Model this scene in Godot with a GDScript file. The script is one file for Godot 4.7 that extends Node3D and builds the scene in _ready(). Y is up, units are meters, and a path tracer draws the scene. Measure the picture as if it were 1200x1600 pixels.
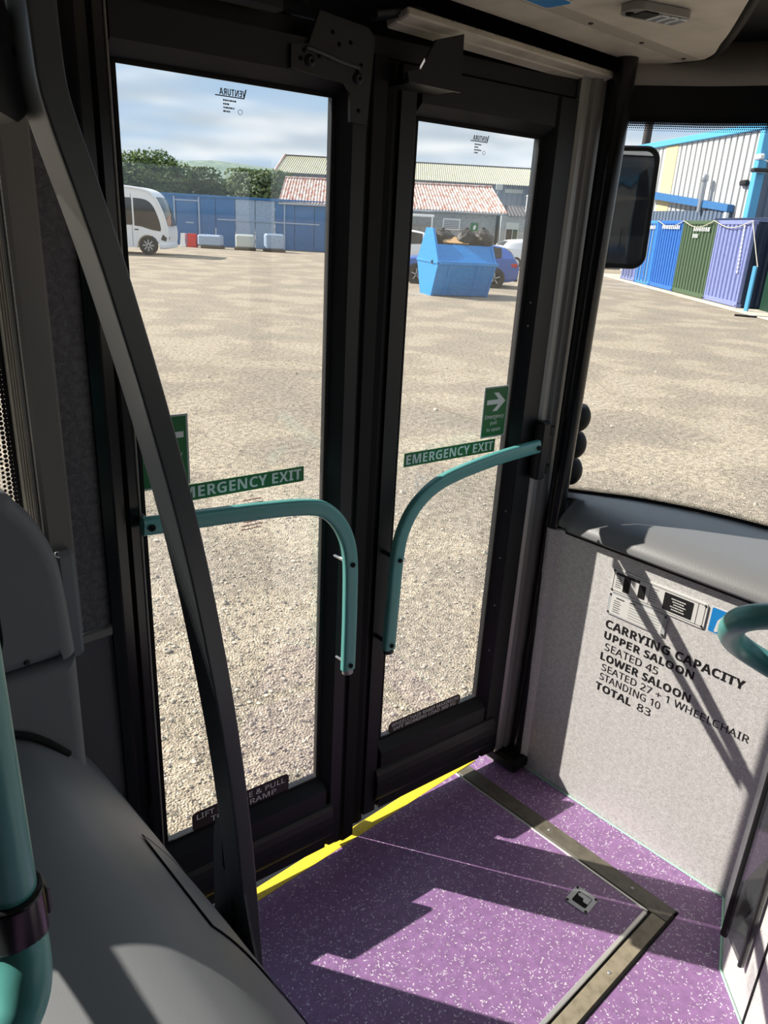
extends Node3D
# A double-deck bus entrance seen from the aisle: X runs to the front of the bus, Y up, -Z out through the doors.

var M := {}
var T := {}
var used := {}
const DOOR_AT := Vector3(1.136, 0.0, -1.256)
const DOOR_TURN := 6.25
const GROUND := -0.33
const FW := Vector3(0.692, 0, -0.722)
const RT := Vector3(0.722, 0, 0.692)

# ---------------------------------------------------------------- mesh builder
class MB:
	var v := PackedVector3Array()
	var n := PackedVector3Array()
	var uv := PackedVector2Array()
	func tri(a: Vector3, b: Vector3, c: Vector3) -> void:
		var m := (b - a).cross(c - a)
		if m.length_squared() < 1e-18:
			return
		tri_n(a, b, c, m.normalized(), m.normalized(), m.normalized())
	func tri_n(a: Vector3, b: Vector3, c: Vector3, na: Vector3, nb: Vector3, nc: Vector3, ua := Vector2.ZERO, ub := Vector2.ZERO, uc := Vector2.ZERO) -> void:
		v.append_array([a, c, b])
		n.append_array([na, nc, nb])
		uv.append_array([ua, uc, ub])
	func quad(a: Vector3, b: Vector3, c: Vector3, d: Vector3) -> void:
		tri(a, b, c)
		tri(a, c, d)
	func quad_uv(a: Vector3, b: Vector3, c: Vector3, d: Vector3, u0 := Vector2(0, 1), u1 := Vector2(1, 0)) -> void:
		var m := (b - a).cross(c - a).normalized()
		tri_n(a, b, c, m, m, m, u0, Vector2(u1.x, u0.y), u1)
		tri_n(a, c, d, m, m, m, u0, u1, Vector2(u0.x, u1.y))
	# chamfered box from lo to hi, in an optional frame
	func box(lo: Vector3, hi: Vector3, bev := 0.0, fr := Transform3D.IDENTITY) -> MB:
		var c := (lo + hi) / 2.0
		var h := (hi - lo).abs() / 2.0
		bev = minf(bev, minf(h.x, minf(h.y, h.z)) * 0.9)
		var flip := fr.basis.determinant() < 0
		if bev <= 0.0:
			for ax in 3:
				for sg in [-1.0, 1.0]:
					var q := []
					for k in [[-1, -1], [1, -1], [1, 1], [-1, 1]]:
						var p := Vector3.ZERO
						p[ax] = h[ax] * sg
						p[(ax + 1) % 3] = h[(ax + 1) % 3] * k[0]
						p[(ax + 2) % 3] = h[(ax + 2) % 3] * k[1]
						q.append(fr * (c + p))
					if (sg < 0) != flip:
						q.reverse()
					quad(q[0], q[1], q[2], q[3])
			return self
		var P := func(sx, sy, sz, ax) -> Vector3:
			var s := Vector3(sx, sy, sz)
			var p := Vector3(s.x * (h.x - bev), s.y * (h.y - bev), s.z * (h.z - bev))
			p[ax] = s[ax] * h[ax]
			return fr * (c + p)
		for ax in 3:
			for sg in [-1, 1]:
				var q := []
				for k in [[-1, -1], [1, -1], [1, 1], [-1, 1]]:
					var s := Vector3.ZERO
					s[ax] = sg
					s[(ax + 1) % 3] = k[0]
					s[(ax + 2) % 3] = k[1]
					q.append(P.call(s.x, s.y, s.z, ax))
				out_quad(q, fr * c)
			var a1 := (ax + 1) % 3
			var a2 := (ax + 2) % 3
			for k in [[-1, -1], [1, -1], [1, 1], [-1, 1]]:
				var s0 := Vector3.ZERO
				s0[ax] = -1
				s0[a1] = k[0]
				s0[a2] = k[1]
				var s1 := s0
				s1[ax] = 1
				out_quad([P.call(s0.x, s0.y, s0.z, a1), P.call(s1.x, s1.y, s1.z, a1), P.call(s1.x, s1.y, s1.z, a2), P.call(s0.x, s0.y, s0.z, a2)], fr * c)
		for x in [-1, 1]:
			for y in [-1, 1]:
				for z in [-1, 1]:
					out_tri(P.call(x, y, z, 0), P.call(x, y, z, 1), P.call(x, y, z, 2), fr * c)
		return self
	func out_tri(a: Vector3, b: Vector3, c: Vector3, mid: Vector3) -> void:
		if (b - a).cross(c - a).dot((a + b + c) / 3.0 - mid) < 0:
			tri(a, c, b)
		else:
			tri(a, b, c)
	func out_quad(q: Array, mid: Vector3) -> void:
		if (q[1] - q[0]).cross(q[2] - q[0]).dot((q[0] + q[2]) / 2.0 - mid) < 0:
			quad(q[3], q[2], q[1], q[0])
		else:
			quad(q[0], q[1], q[2], q[3])
	# smooth sheet of points rows[i][j]; normal = d_i x d_j
	func grid(rows: Array, loop_i := false, loop_j := false, flip := false) -> MB:
		var ni := rows.size()
		var nj: int = rows[0].size()
		var nn := []
		for i in ni:
			var r := PackedVector3Array()
			for j in nj:
				var i0: int = (i - 1 + ni) % ni if loop_i else maxi(i - 1, 0)
				var i1: int = (i + 1) % ni if loop_i else mini(i + 1, ni - 1)
				var j0: int = (j - 1 + nj) % nj if loop_j else maxi(j - 1, 0)
				var j1: int = (j + 1) % nj if loop_j else mini(j + 1, nj - 1)
				var a: Vector3 = rows[i1][j] - rows[i0][j]
				var b: Vector3 = rows[i][j1] - rows[i][j0]
				var m := a.cross(b).normalized()
				r.append(-m if flip else m)
			nn.append(r)
		for i in (ni if loop_i else ni - 1):
			var k := (i + 1) % ni
			for j in (nj if loop_j else nj - 1):
				var l := (j + 1) % nj
				var u := [Vector2(float(i) / (ni - 1), float(j) / (nj - 1)), Vector2(float(i + 1) / (ni - 1), float(j) / (nj - 1)), Vector2(float(i + 1) / (ni - 1), float(j + 1) / (nj - 1)), Vector2(float(i) / (ni - 1), float(j + 1) / (nj - 1))]
				if flip:
					tri_n(rows[i][j], rows[k][l], rows[k][j], nn[i][j], nn[k][l], nn[k][j], u[0], u[2], u[1])
					tri_n(rows[i][j], rows[i][l], rows[k][l], nn[i][j], nn[i][l], nn[k][l], u[0], u[3], u[2])
				else:
					tri_n(rows[i][j], rows[k][j], rows[k][l], nn[i][j], nn[k][j], nn[k][l], u[0], u[1], u[2])
					tri_n(rows[i][j], rows[k][l], rows[i][l], nn[i][j], nn[k][l], nn[i][l], u[0], u[2], u[3])
		return self
	# tube along a path; ra is the half width across `side`, rb the other half
	func tube(path: Array, ra: float, rb := -1.0, segs := 16, side := Vector3.ZERO, power := 2.0) -> MB:
		if rb < 0:
			rb = ra
		var rows := []
		var s := side
		for i in path.size():
			var t: Vector3 = (path[mini(i + 1, path.size() - 1)] - path[maxi(i - 1, 0)]).normalized()
			if s == Vector3.ZERO:
				s = Vector3.UP.cross(t) if absf(t.y) < 0.9 else Vector3.RIGHT.cross(t)
			s = (s - t * s.dot(t)).normalized()
			var o := t.cross(s)
			var r := PackedVector3Array()
			for j in segs:
				var a := TAU * j / segs
				var ca := cos(a)
				var sa := sin(a)
				var k := 2.0 / power
				r.append(path[i] + s * ra * signf(ca) * pow(absf(ca), k) + o * rb * signf(sa) * pow(absf(sa), k))
			rows.append(r)
		grid(rows, false, true, true)
		for e in [0, path.size() - 1]:
			var t: Vector3 = (path[1] - path[0]).normalized() if e == 0 else (path[e] - path[e - 1]).normalized()
			for j in segs:
				out_tri(path[e], rows[e][j], rows[e][(j + 1) % segs], path[e] + (t if e == 0 else -t))
		return self
	# round bar between two points
	func rod(a: Vector3, b: Vector3, r: float, segs := 12) -> MB:
		return tube([a, b], r, r, segs)
	# polygon (in xy of fr) pushed from z0 to z1
	func prism(poly: PackedVector2Array, z0: float, z1: float, fr := Transform3D.IDENTITY) -> MB:
		if Geometry2D.is_polygon_clockwise(poly):
			poly = poly.duplicate()
			poly.reverse()
		var ids := Geometry2D.triangulate_polygon(poly)
		var flip := (fr.basis.determinant() < 0) != (z1 < z0)
		for k in range(0, ids.size(), 3):
			var a := poly[ids[k]]
			var b := poly[ids[k + 1]]
			var c := poly[ids[k + 2]]
			if (b - a).cross(c - a) < 0:
				var t := b
				b = c
				c = t
			if flip:
				var t := b
				b = c
				c = t
			tri(fr * Vector3(a.x, a.y, z1), fr * Vector3(b.x, b.y, z1), fr * Vector3(c.x, c.y, z1))
			tri(fr * Vector3(a.x, a.y, z0), fr * Vector3(c.x, c.y, z0), fr * Vector3(b.x, b.y, z0))
		for k in poly.size():
			var a := poly[k]
			var b := poly[(k + 1) % poly.size()]
			var q := [fr * Vector3(a.x, a.y, z0), fr * Vector3(b.x, b.y, z0), fr * Vector3(b.x, b.y, z1), fr * Vector3(a.x, a.y, z1)]
			if flip:
				q.reverse()
			quad(q[0], q[1], q[2], q[3])
		return self
	# turned shape: profile of (radius, height) round the y axis of fr
	func lathe(prof: Array, fr := Transform3D.IDENTITY, segs := 24) -> MB:
		var rows := []
		for p in prof:
			var r := PackedVector3Array()
			for j in segs:
				var a := TAU * j / segs
				r.append(fr * Vector3(p.x * cos(a), p.y, p.x * sin(a)))
			rows.append(r)
		return grid(rows, false, true, false)
	func mesh() -> ArrayMesh:
		var arr := []
		arr.resize(Mesh.ARRAY_MAX)
		arr[Mesh.ARRAY_VERTEX] = v
		arr[Mesh.ARRAY_NORMAL] = n
		arr[Mesh.ARRAY_TEX_UV] = uv
		var m := ArrayMesh.new()
		m.add_surface_from_arrays(Mesh.PRIMITIVE_TRIANGLES, arr)
		return m

func mb() -> MB:
	return MB.new()

# ---------------------------------------------------------------- node helpers
func numbered(called: String) -> String:
	if not used.has(called):
		used[called] = 0
		return called
	used[called] += 1
	return "%s_%03d" % [called, used[called]]

func put(called: String, b: MB, m: Material, parent: Node3D) -> MeshInstance3D:
	return put_mesh(called, b.mesh(), m, parent)

func put_mesh(called: String, me: Mesh, m: Material, parent: Node3D) -> MeshInstance3D:
	var o := MeshInstance3D.new()
	o.mesh = me
	o.material_override = m
	o.name = called
	parent.add_child(o, true)
	return o

func thing(called: String, label: String, category: String, at := Vector3.ZERO, turn := 0.0, group := "", kind := "") -> Node3D:
	var o := Node3D.new()
	o.name = numbered(called)
	add_child(o)
	o.position = at
	o.rotation_degrees.y = turn
	o.set_meta("label", label)
	o.set_meta("category", category)
	if group:
		o.set_meta("group", group)
	if kind:
		o.set_meta("kind", kind)
	return o

func structure(called: String, label: String, category: String, at := Vector3.ZERO, turn := 0.0) -> Node3D:
	return thing(called, label, category, at, turn, "", "structure")

# lettering stretched into a box w wide and h tall; at = lower left corner
func text(called: String, s: String, bold: bool, m: Material, parent: Node3D, at: Vector3, right: Vector3, up: Vector3, w: float, h: float, depth := 0.0006) -> MeshInstance3D:
	var t := TextMesh.new()
	t.font = M.bold if bold else M.font
	t.text = s
	t.font_size = 48
	t.pixel_size = 0.01
	t.depth = 0.02
	t.curve_step = 1.5
	if called == "capacity_line":
		t.font = M.heavy if bold else M.plain
	var bb := t.get_aabb()
	var sx := w / maxf(bb.size.x, 0.001)
	var sy := h / maxf(bb.size.y, 0.001)
	var o := MeshInstance3D.new()
	o.mesh = t
	o.material_override = m
	o.name = called
	parent.add_child(o, true)
	var z := right.cross(up).normalized()
	var b := Basis(right.normalized() * sx, up.normalized() * sy, z * (depth / 0.02))
	o.transform = Transform3D(b, at - b * Vector3(bb.position.x, bb.position.y, bb.position.z))
	return o

func print_part(b: MB, m: Material, parent: Node3D) -> MeshInstance3D:
	var o := put("small_print", b, m, parent)
	o.set_meta("kind", "stuff")
	return o

func rounded(x0: float, y0: float, x1: float, y1: float, r: float, k := 5) -> PackedVector2Array:
	var p := PackedVector2Array()
	for c in [[x1 - r, y0 + r, -PI / 2], [x1 - r, y1 - r, 0.0], [x0 + r, y1 - r, PI / 2], [x0 + r, y0 + r, PI]]:
		for i in k + 1:
			var a: float = c[2] + PI / 2 * i / k
			p.append(Vector2(c[0] + r * cos(a), c[1] + r * sin(a)))
	return p

func spline(pts: Array, per := 6) -> Array:
	var out := []
	for i in pts.size() - 1:
		var a: Vector3 = pts[maxi(i - 1, 0)]
		var b: Vector3 = pts[i]
		var c: Vector3 = pts[i + 1]
		var d: Vector3 = pts[mini(i + 2, pts.size() - 1)]
		for k in per:
			out.append(b.cubic_interpolate(c, a, d, float(k) / per))
	out.append(pts[-1])
	return out

func outside(d: float, l: float, y := GROUND) -> Vector3:
	return FW * d + RT * l + Vector3(0, y, 0)

# ---------------------------------------------------------------- materials
func mat(c: Color, rough := 0.6, metal := 0.0, bump := "", bump_cm := 0.05, scale := 4.0) -> StandardMaterial3D:
	var m := StandardMaterial3D.new()
	m.albedo_color = c
	m.roughness = rough
	m.metallic = metal
	if bump:
		m.heightmap_enabled = true
		m.heightmap_texture = T[bump]
		m.heightmap_scale = bump_cm
		m.uv1_triplanar = true
		m.uv1_world_triplanar = true
		m.uv1_scale = Vector3.ONE * scale
	return m

func textured(tex: Texture2D, scale: float, rough := 0.7, tint := Color.WHITE, world := true) -> StandardMaterial3D:
	var m := StandardMaterial3D.new()
	m.albedo_color = tint
	m.albedo_texture = tex
	m.roughness = rough
	m.uv1_triplanar = true
	m.uv1_world_triplanar = world
	m.uv1_triplanar_sharpness = 8.0
	m.uv1_scale = Vector3.ONE * scale
	return m

func glass(alpha := 0.03, tint := Color(0.8, 0.85, 0.85)) -> StandardMaterial3D:
	var m := StandardMaterial3D.new()
	m.transparency = BaseMaterial3D.TRANSPARENCY_ALPHA
	m.albedo_color = Color(tint.r, tint.g, tint.b, alpha)
	m.roughness = 0.0
	return m

func noise(kind: int, freq: float, octaves: int, sd: int) -> FastNoiseLite:
	var f := FastNoiseLite.new()
	f.noise_type = kind as FastNoiseLite.NoiseType
	f.frequency = freq
	f.fractal_octaves = octaves
	f.fractal_type = FastNoiseLite.FRACTAL_FBM
	f.seed = sd
	return f

func noise_tex(size: int, freq: float, octaves: int, sd: int, ramp: Array = []) -> NoiseTexture2D:
	var t := NoiseTexture2D.new()
	t.width = size
	t.height = size
	t.seamless = true
	t.noise = noise(FastNoiseLite.TYPE_SIMPLEX_SMOOTH, freq, octaves, sd)
	if ramp:
		var g := Gradient.new()
		g.offsets = PackedFloat32Array(ramp.map(func(r): return r[0]))
		g.colors = PackedColorArray(ramp.map(func(r): return r[1]))
		t.color_ramp = g
	return t

func flecks(size: int, base: Color, var_amount: float, sets: Array, sd: int) -> ImageTexture:
	# speckled sheet goods: a base with soft mottling and many short flecks, seamless
	var im := Image.create(size, size, false, Image.FORMAT_RGB8)
	var r := RandomNumberGenerator.new()
	r.seed = sd
	var f := noise(FastNoiseLite.TYPE_SIMPLEX, 0.02, 3, sd)
	for y in size:
		for x in size:
			var k := 1.0 + var_amount * f.get_noise_2d(absf(x - size / 2.0), absf(y - size / 2.0)) + r.randf_range(-0.5, 0.5) * var_amount
			im.set_pixel(x, y, Color(base.r * k, base.g * k, base.b * k))
	for s in sets:   # [count, length, width, colour, spread]
		for i in s[0]:
			var p := Vector2(r.randf() * size, r.randf() * size)
			var a := r.randf() * TAU
			var bend := r.randf_range(-0.5, 0.5)
			var n: int = int(s[1] * r.randf_range(0.4, 1.3)) + 1
			var k: float = r.randf_range(1.0 - s[4], 1.0)
			for j in n:
				for w in range(0, s[2]):
					var q := p + Vector2(-sin(a), cos(a)) * w
					im.set_pixel(posmod(int(q.x), size), posmod(int(q.y), size), Color(s[3].r * k, s[3].g * k, s[3].b * k))
				p += Vector2(cos(a), sin(a))
				a += bend * 0.3
	return ImageTexture.create_from_image(im)

func make_materials() -> void:
	var reg := SystemFont.new()
	reg.font_names = PackedStringArray(["Droid Sans"])
	var bo := SystemFont.new()
	bo.font_names = PackedStringArray(["Droid Sans"])
	bo.font_weight = 700
	var heavy := FontVariation.new()
	heavy.base_font = bo
	heavy.variation_embolden = 0.3
	var plain := FontVariation.new()
	plain.base_font = reg
	plain.variation_embolden = 0.15
	M.font = reg
	M.bold = bo
	M.heavy = heavy
	M.plain = plain
	T.grain = noise_tex(512, 0.25, 2, 3)
	T.leather = noise_tex(512, 0.09, 3, 5)
	T.gravel_bump = noise_tex(1024, 0.15, 4, 7)
	T.soft = noise_tex(512, 0.012, 4, 9)
	T.vinyl = flecks(1024, Color(0.555, 0.42, 0.60), 0.07, [[4200, 6, 2, Color(0.97, 0.96, 0.98), 0.25], [900, 6, 3, Color(0.97, 0.96, 0.98), 0.15], [2600, 3, 1, Color(0.9, 0.88, 0.95), 0.3], [1500, 4, 2, Color(0.42, 0.33, 0.5), 0.2]], 11)
	T.melamine = flecks(512, Color(0.83, 0.825, 0.82), 0.05, [[9000, 3, 1, Color(0.55, 0.545, 0.54), 0.25], [5000, 2, 1, Color(0.95, 0.95, 0.94), 0.1], [1500, 3, 2, Color(0.62, 0.61, 0.6), 0.2]], 12)
	T.carpet = flecks(512, Color(0.39, 0.385, 0.395), 0.16, [[6000, 4, 1, Color(0.56, 0.55, 0.57), 0.4], [5000, 4, 1, Color(0.24, 0.24, 0.25), 0.2]], 13)
	T.gravel = flecks(1024, Color(0.685, 0.645, 0.59), 0.20, [[9000, 3, 2, Color(0.48, 0.455, 0.415), 0.25], [6000, 4, 3, Color(0.86, 0.82, 0.76), 0.15], [2600, 6, 5, Color(0.58, 0.555, 0.51), 0.3], [1500, 7, 6, Color(0.80, 0.765, 0.71), 0.2], [900, 8, 6, Color(0.43, 0.415, 0.39), 0.25], [700, 6, 5, Color(0.92, 0.89, 0.84), 0.1]], 14)
	T.patches = noise_tex(1024, 0.009, 7, 21, [[0.0, Color(0.83, 0.835, 0.84)], [0.40, Color(0.895, 0.895, 0.895)], [0.55, Color(0.925, 0.92, 0.91)], [0.58, Color(0.985, 0.98, 0.965)], [1.0, Color(1, 1, 1)]])
	T.plaster = noise_tex(512, 0.02, 5, 23, [[0.0, Color(0.78, 0.78, 0.77)], [0.5, Color(0.93, 0.93, 0.92)], [1.0, Color(1, 1, 1)]])
	T.oldroof = noise_tex(512, 0.015, 4, 29, [[0.0, Color(0.78, 0.76, 0.62)], [0.45, Color(0.9, 0.89, 0.82)], [0.6, Color(0.86, 0.85, 0.72)], [1.0, Color(0.97, 0.96, 0.92)]])
	T.redroof = noise_tex(512, 0.02, 4, 31, [[0.0, Color(0.66, 0.42, 0.36)], [0.36, Color(0.74, 0.52, 0.46)], [0.5, Color(0.82, 0.74, 0.70)], [1.0, Color(0.86, 0.83, 0.80)]])
	T.hazy_grass = noise_tex(512, 0.02, 4, 37, [[0.0, Color(0.42, 0.48, 0.45)], [0.5, Color(0.50, 0.55, 0.51)], [1.0, Color(0.60, 0.62, 0.56)]])  # distance haze is mixed into these greens for the hill
	T.worn = noise_tex(512, 0.02, 5, 41, [[0.0, Color(0.86, 0.86, 0.86)], [0.35, Color(0.95, 0.95, 0.95)], [1.0, Color(1, 1, 1)]])

	M.vinyl = textured(T.vinyl, 1.15, 0.42)
	M.vinyl.heightmap_enabled = true
	M.vinyl.heightmap_texture = T.grain
	M.vinyl.heightmap_scale = 0.02
	M.melamine = textured(T.melamine, 4.0, 0.5)
	M.carpet = textured(T.carpet, 5.0, 0.95)
	M.black = mat(Color(0.115, 0.12, 0.13), 0.42, 0.0, "grain", 0.006, 6.0)
	M.black_gloss = mat(Color(0.09, 0.092, 0.10), 0.22)
	M.rubber = mat(Color(0.085, 0.085, 0.088), 0.6)
	M.dark_metal = mat(Color(0.17, 0.175, 0.18), 0.45, 0.3)
	M.black.metallic_specular = 0.42
	M.rubber.metallic_specular = 0.3
	M.pit = mat(Color(0.05, 0.05, 0.05), 0.9)
	M.post = mat(Color(0.27, 0.285, 0.295), 0.34, 0.2, "soft", 0.01, 3.0)
	M.alu = mat(Color(0.62, 0.62, 0.61), 0.4, 0.55, "soft", 0.01, 2.0)
	M.alu_bright = mat(Color(0.82, 0.82, 0.80), 0.35, 0.6)
	M.chrome = mat(Color(0.85, 0.85, 0.85), 0.2, 1.0)
	M.teal = mat(Color(0.35, 0.64, 0.62), 0.32, 0.0, "leather", 0.006, 3.0)
	M.teal.clearcoat_enabled = true
	M.teal.clearcoat = 0.4
	M.arch = mat(Color(0.47, 0.48, 0.49), 0.5, 0.0, "grain", 0.02, 5.0)
	M.lower_panel = mat(Color(0.30, 0.30, 0.315), 0.6, 0.0, "grain", 0.02, 5.0)
	M.window_trim = mat(Color(0.46, 0.45, 0.43), 0.5, 0.0, "soft", 0.02, 2.0)
	M.pale_trim = mat(Color(0.75, 0.72, 0.66), 0.5)
	M.dash = mat(Color(0.45, 0.455, 0.46), 0.4, 0.0, "leather", 0.03, 6.0)
	M.cream = textured(T.plaster, 0.5, 0.55, Color(0.87, 0.84, 0.785))
	M.cream_dark = mat(Color(0.70, 0.67, 0.62), 0.6)
	M.grey_strip = textured(T.plaster, 2.5, 0.5, Color(0.60, 0.565, 0.49))
	M.dark_strip = textured(T.plaster, 2.5, 0.5, Color(0.42, 0.40, 0.36))
	M.yellow = textured(T.worn, 6.0, 0.6, Color(0.95, 0.83, 0.20))
	M.mint = mat(Color(0.66, 0.85, 0.76), 0.6)
	M.green = mat(Color(0.03, 0.43, 0.20), 0.45)
	M.sign_white = mat(Color(0.92, 0.93, 0.93), 0.5)
	M.sign_grey = mat(Color(0.72, 0.75, 0.74), 0.5)
	M.brown = mat(Color(0.19, 0.145, 0.14), 0.5)
	M.ink = mat(Color(0.07, 0.07, 0.08), 0.6)
	M.plate = mat(Color(0.86, 0.86, 0.85), 0.4, 0.0)
	M.plate_grey = mat(Color(0.72, 0.73, 0.74), 0.5)
	M.blue_sign = mat(Color(0.12, 0.52, 0.80), 0.45)
	M.smoke = glass(0.55, Color(0.22, 0.23, 0.25))
	M.glass = glass(0.02)
	M.glass_clean = glass(0.012)
	M.dark_glass = mat(Color(0.07, 0.08, 0.09), 0.06)
	M.mirror = mat(Color(0.85, 0.86, 0.87), 0.03, 1.0)
	M.red_etch = mat(Color(0.75, 0.5, 0.48), 0.6)

	M.ground = textured(T.gravel, 0.50, 0.95, Color(1.0, 0.985, 0.955))
	M.ground.heightmap_enabled = true
	M.ground.heightmap_texture = T.gravel_bump
	M.ground.heightmap_scale = 1.3
	M.ground.detail_enabled = true
	M.ground.detail_albedo = T.patches
	M.ground.detail_blend_mode = BaseMaterial3D.BLEND_MODE_MUL
	M.ground.detail_uv_layer = BaseMaterial3D.DETAIL_UV_2
	M.ground.uv2_triplanar = true
	M.ground.uv2_world_triplanar = true
	M.ground.uv2_scale = Vector3.ONE * 0.06
	M.concrete = textured(T.plaster, 0.3, 0.9, Color(0.80, 0.77, 0.71))
	M.hill = textured(T.hazy_grass, 0.012, 1.0, Color(0.95, 1.0, 1.0))
	M.bark = mat(Color(0.32, 0.27, 0.22), 0.9)
	M.leaf_dark = mat(Color(0.17, 0.25, 0.11), 0.7)
	M.leaf_mid = mat(Color(0.26, 0.35, 0.14), 0.7)
	M.leaf_grey = mat(Color(0.31, 0.38, 0.25), 0.7)
	for k in ["leaf_dark", "leaf_mid", "leaf_grey"]:
		M[k].backlight_enabled = true
		M[k].backlight = Color(0.25, 0.32, 0.12)
	M.white_paint = mat(Color(0.90, 0.91, 0.92), 0.3)
	M.tyre = mat(Color(0.11, 0.11, 0.115), 0.85)
	M.wheel = mat(Color(0.68, 0.69, 0.70), 0.35, 0.6)
	M.car_blue = mat(Color(0.07, 0.31, 0.64), 0.25)
	M.car_blue.clearcoat_enabled = true
	M.silver = mat(Color(0.72, 0.74, 0.76), 0.3, 0.3)
	M.lamp_red = mat(Color(0.72, 0.07, 0.09), 0.25)
	M.lamp_clear = mat(Color(0.75, 0.78, 0.8), 0.12, 0.3)
	M.skip_blue = textured(T.worn, 0.9, 0.5, Color(0.16, 0.56, 0.86))
	M.fence_blue = textured(T.worn, 0.4, 0.6, Color(0.20, 0.43, 0.65))
	M.fence_pale = textured(T.worn, 0.5, 0.6, Color(0.62, 0.70, 0.80))
	M.bag = mat(Color(0.07, 0.07, 0.075), 0.3, 0.0, "leather", 0.8, 3.0)
	M.card = mat(Color(0.72, 0.58, 0.42), 0.8)
	M.c_blue = textured(T.worn, 0.5, 0.5, Color(0.17, 0.42, 0.74))
	M.c_sky = textured(T.worn, 0.5, 0.5, Color(0.24, 0.55, 0.88))
	M.c_green = textured(T.worn, 0.5, 0.5, Color(0.29, 0.38, 0.28))
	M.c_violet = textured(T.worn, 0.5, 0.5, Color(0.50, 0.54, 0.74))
	M.c_navy = textured(T.worn, 0.5, 0.5, Color(0.12, 0.17, 0.28))  # also used for the shade on the violet container's end
	M.c_dark_green = textured(T.worn, 0.5, 0.5, Color(0.06, 0.22, 0.16))
	M.clad_white = mat(Color(0.74, 0.745, 0.74), 0.5)
	M.clad_cream = mat(Color(0.80, 0.74, 0.58), 0.5)
	M.clad_grey = mat(Color(0.48, 0.53, 0.60), 0.6)
	M.clad_slate = mat(Color(0.36, 0.42, 0.50), 0.6)  # also used for the shade on the warehouse front
	M.trim_blue = mat(Color(0.34, 0.65, 0.84), 0.4)
	M.render_grey = textured(T.plaster, 0.5, 0.9, Color(0.66, 0.69, 0.71))
	M.old_roof = textured(T.oldroof, 0.12, 0.9, Color(0.80, 0.80, 0.79))
	M.red_roof = textured(T.redroof, 0.25, 0.9)
	M.dark_roof = mat(Color(0.34, 0.33, 0.33), 0.9)
	M.stone_light = mat(Color(0.78, 0.74, 0.67), 0.95)
	M.stone_mid = mat(Color(0.67, 0.635, 0.585), 0.95)
	M.stone_dark = mat(Color(0.54, 0.525, 0.50), 0.95)
	M.red = mat(Color(0.80, 0.16, 0.15), 0.5)
	M.galv = mat(Color(0.66, 0.68, 0.70), 0.4, 0.7)
	M.wood_pole = mat(Color(0.22, 0.21, 0.22), 0.8)

# ---------------------------------------------------------------- scene
func _ready() -> void:
	# camera, sky, sun, exposure
	var cam := Camera3D.new()
	cam.name = "camera"
	cam.fov = 68.817
	cam.near = 0.02
	cam.far = 3000.0
	add_child(cam)
	cam.transform = Transform3D(Basis(Vector3(0.73471, 0.05211, 0.67638), Vector3(0.21, 0.9306, -0.29981), Vector3(-0.64506, 0.36231, 0.67278)), Vector3(0, 1.7, 0))
	cam.current = true
	var env := Environment.new()
	env.background_mode = Environment.BG_SKY
	env.tonemap_mode = Environment.TONE_MAPPER_LINEAR
	env.tonemap_exposure = 1.0
	env.sdfgi_enabled = true
	env.ssao_enabled = true
	env.ssil_enabled = true
	env.sky = Sky.new()
	env.sky.sky_material = make_sky()
	env.background_energy_multiplier = 1.22
	var we := WorldEnvironment.new()
	we.name = "environment"
	we.environment = env
	add_child(we)
	var sun := DirectionalLight3D.new()
	sun.name = "sun"
	var az := deg_to_rad(57.8)
	var el := deg_to_rad(38.5)
	var dir := Vector3(cos(az) * cos(el), -sin(el), sin(az) * cos(el))
	sun.light_energy = 2.75
	sun.light_color = Color(1.0, 0.97, 0.925)
	sun.light_angular_distance = 0.53
	sun.shadow_enabled = true
	add_child(sun)
	sun.look_at_from_position(Vector3(0, 20, 0), Vector3(0, 20, 0) + dir, Vector3.UP)

	make_materials()
	build_ground()
	build_shell()
	build_doors()
	build_floor()
	build_dash()
	build_front()
	build_ceiling()
	build_left()
	build_unseen_post()
	build_rails()
	build_mirror()
	build_yard_left()
	build_yard_middle()
	build_yard_right()
	build_stones()

func make_sky() -> PanoramaSkyMaterial:
	var w := 1024
	var h := 512
	var im := Image.create(w, h, false, Image.FORMAT_RGB8)
	var f1 := noise(FastNoiseLite.TYPE_SIMPLEX_SMOOTH, 0.35, 5, 5)
	var f2 := noise(FastNoiseLite.TYPE_SIMPLEX_SMOOTH, 1.0, 4, 8)
	for y in h:
		var up := PI * (0.5 - (y + 0.5) / h)
		for x in w:
			var a := TAU * (x + 0.5) / w
			var d := Vector3(sin(a) * cos(up), sin(up), -cos(a) * cos(up))
			var c := Color(0.60, 0.60, 0.58)
			if up > -0.02:
				var k := 1.0 / (maxf(d.y, 0.0) + 0.10)
				var q := Vector2(d.dot(RT), d.dot(FW)) * k
				var v := f1.get_noise_2d(q.x * 0.55, q.y * 1.3) * 0.75 + f2.get_noise_2d(q.x * 0.8, q.y * 2.2) * 0.35
				var t := smoothstep(-0.42, 0.12, v)
				var shade := smoothstep(-0.35, 0.45, f2.get_noise_2d(q.x * 0.7 + 7.0, q.y * 1.6 + 3.0))
				var blue := Color(0.70, 0.80, 0.89).lerp(Color(0.47, 0.64, 0.83), clampf(d.y * 1.2, 0, 1))
				var cloud := Color(0.745, 0.795, 0.835).lerp(Color(0.96, 0.97, 0.975), shade)
				c = blue.lerp(cloud, t * 0.93)
			im.set_pixel(x, y, c)
	var m := PanoramaSkyMaterial.new()
	m.panorama = ImageTexture.create_from_image(im)
	return m

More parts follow.
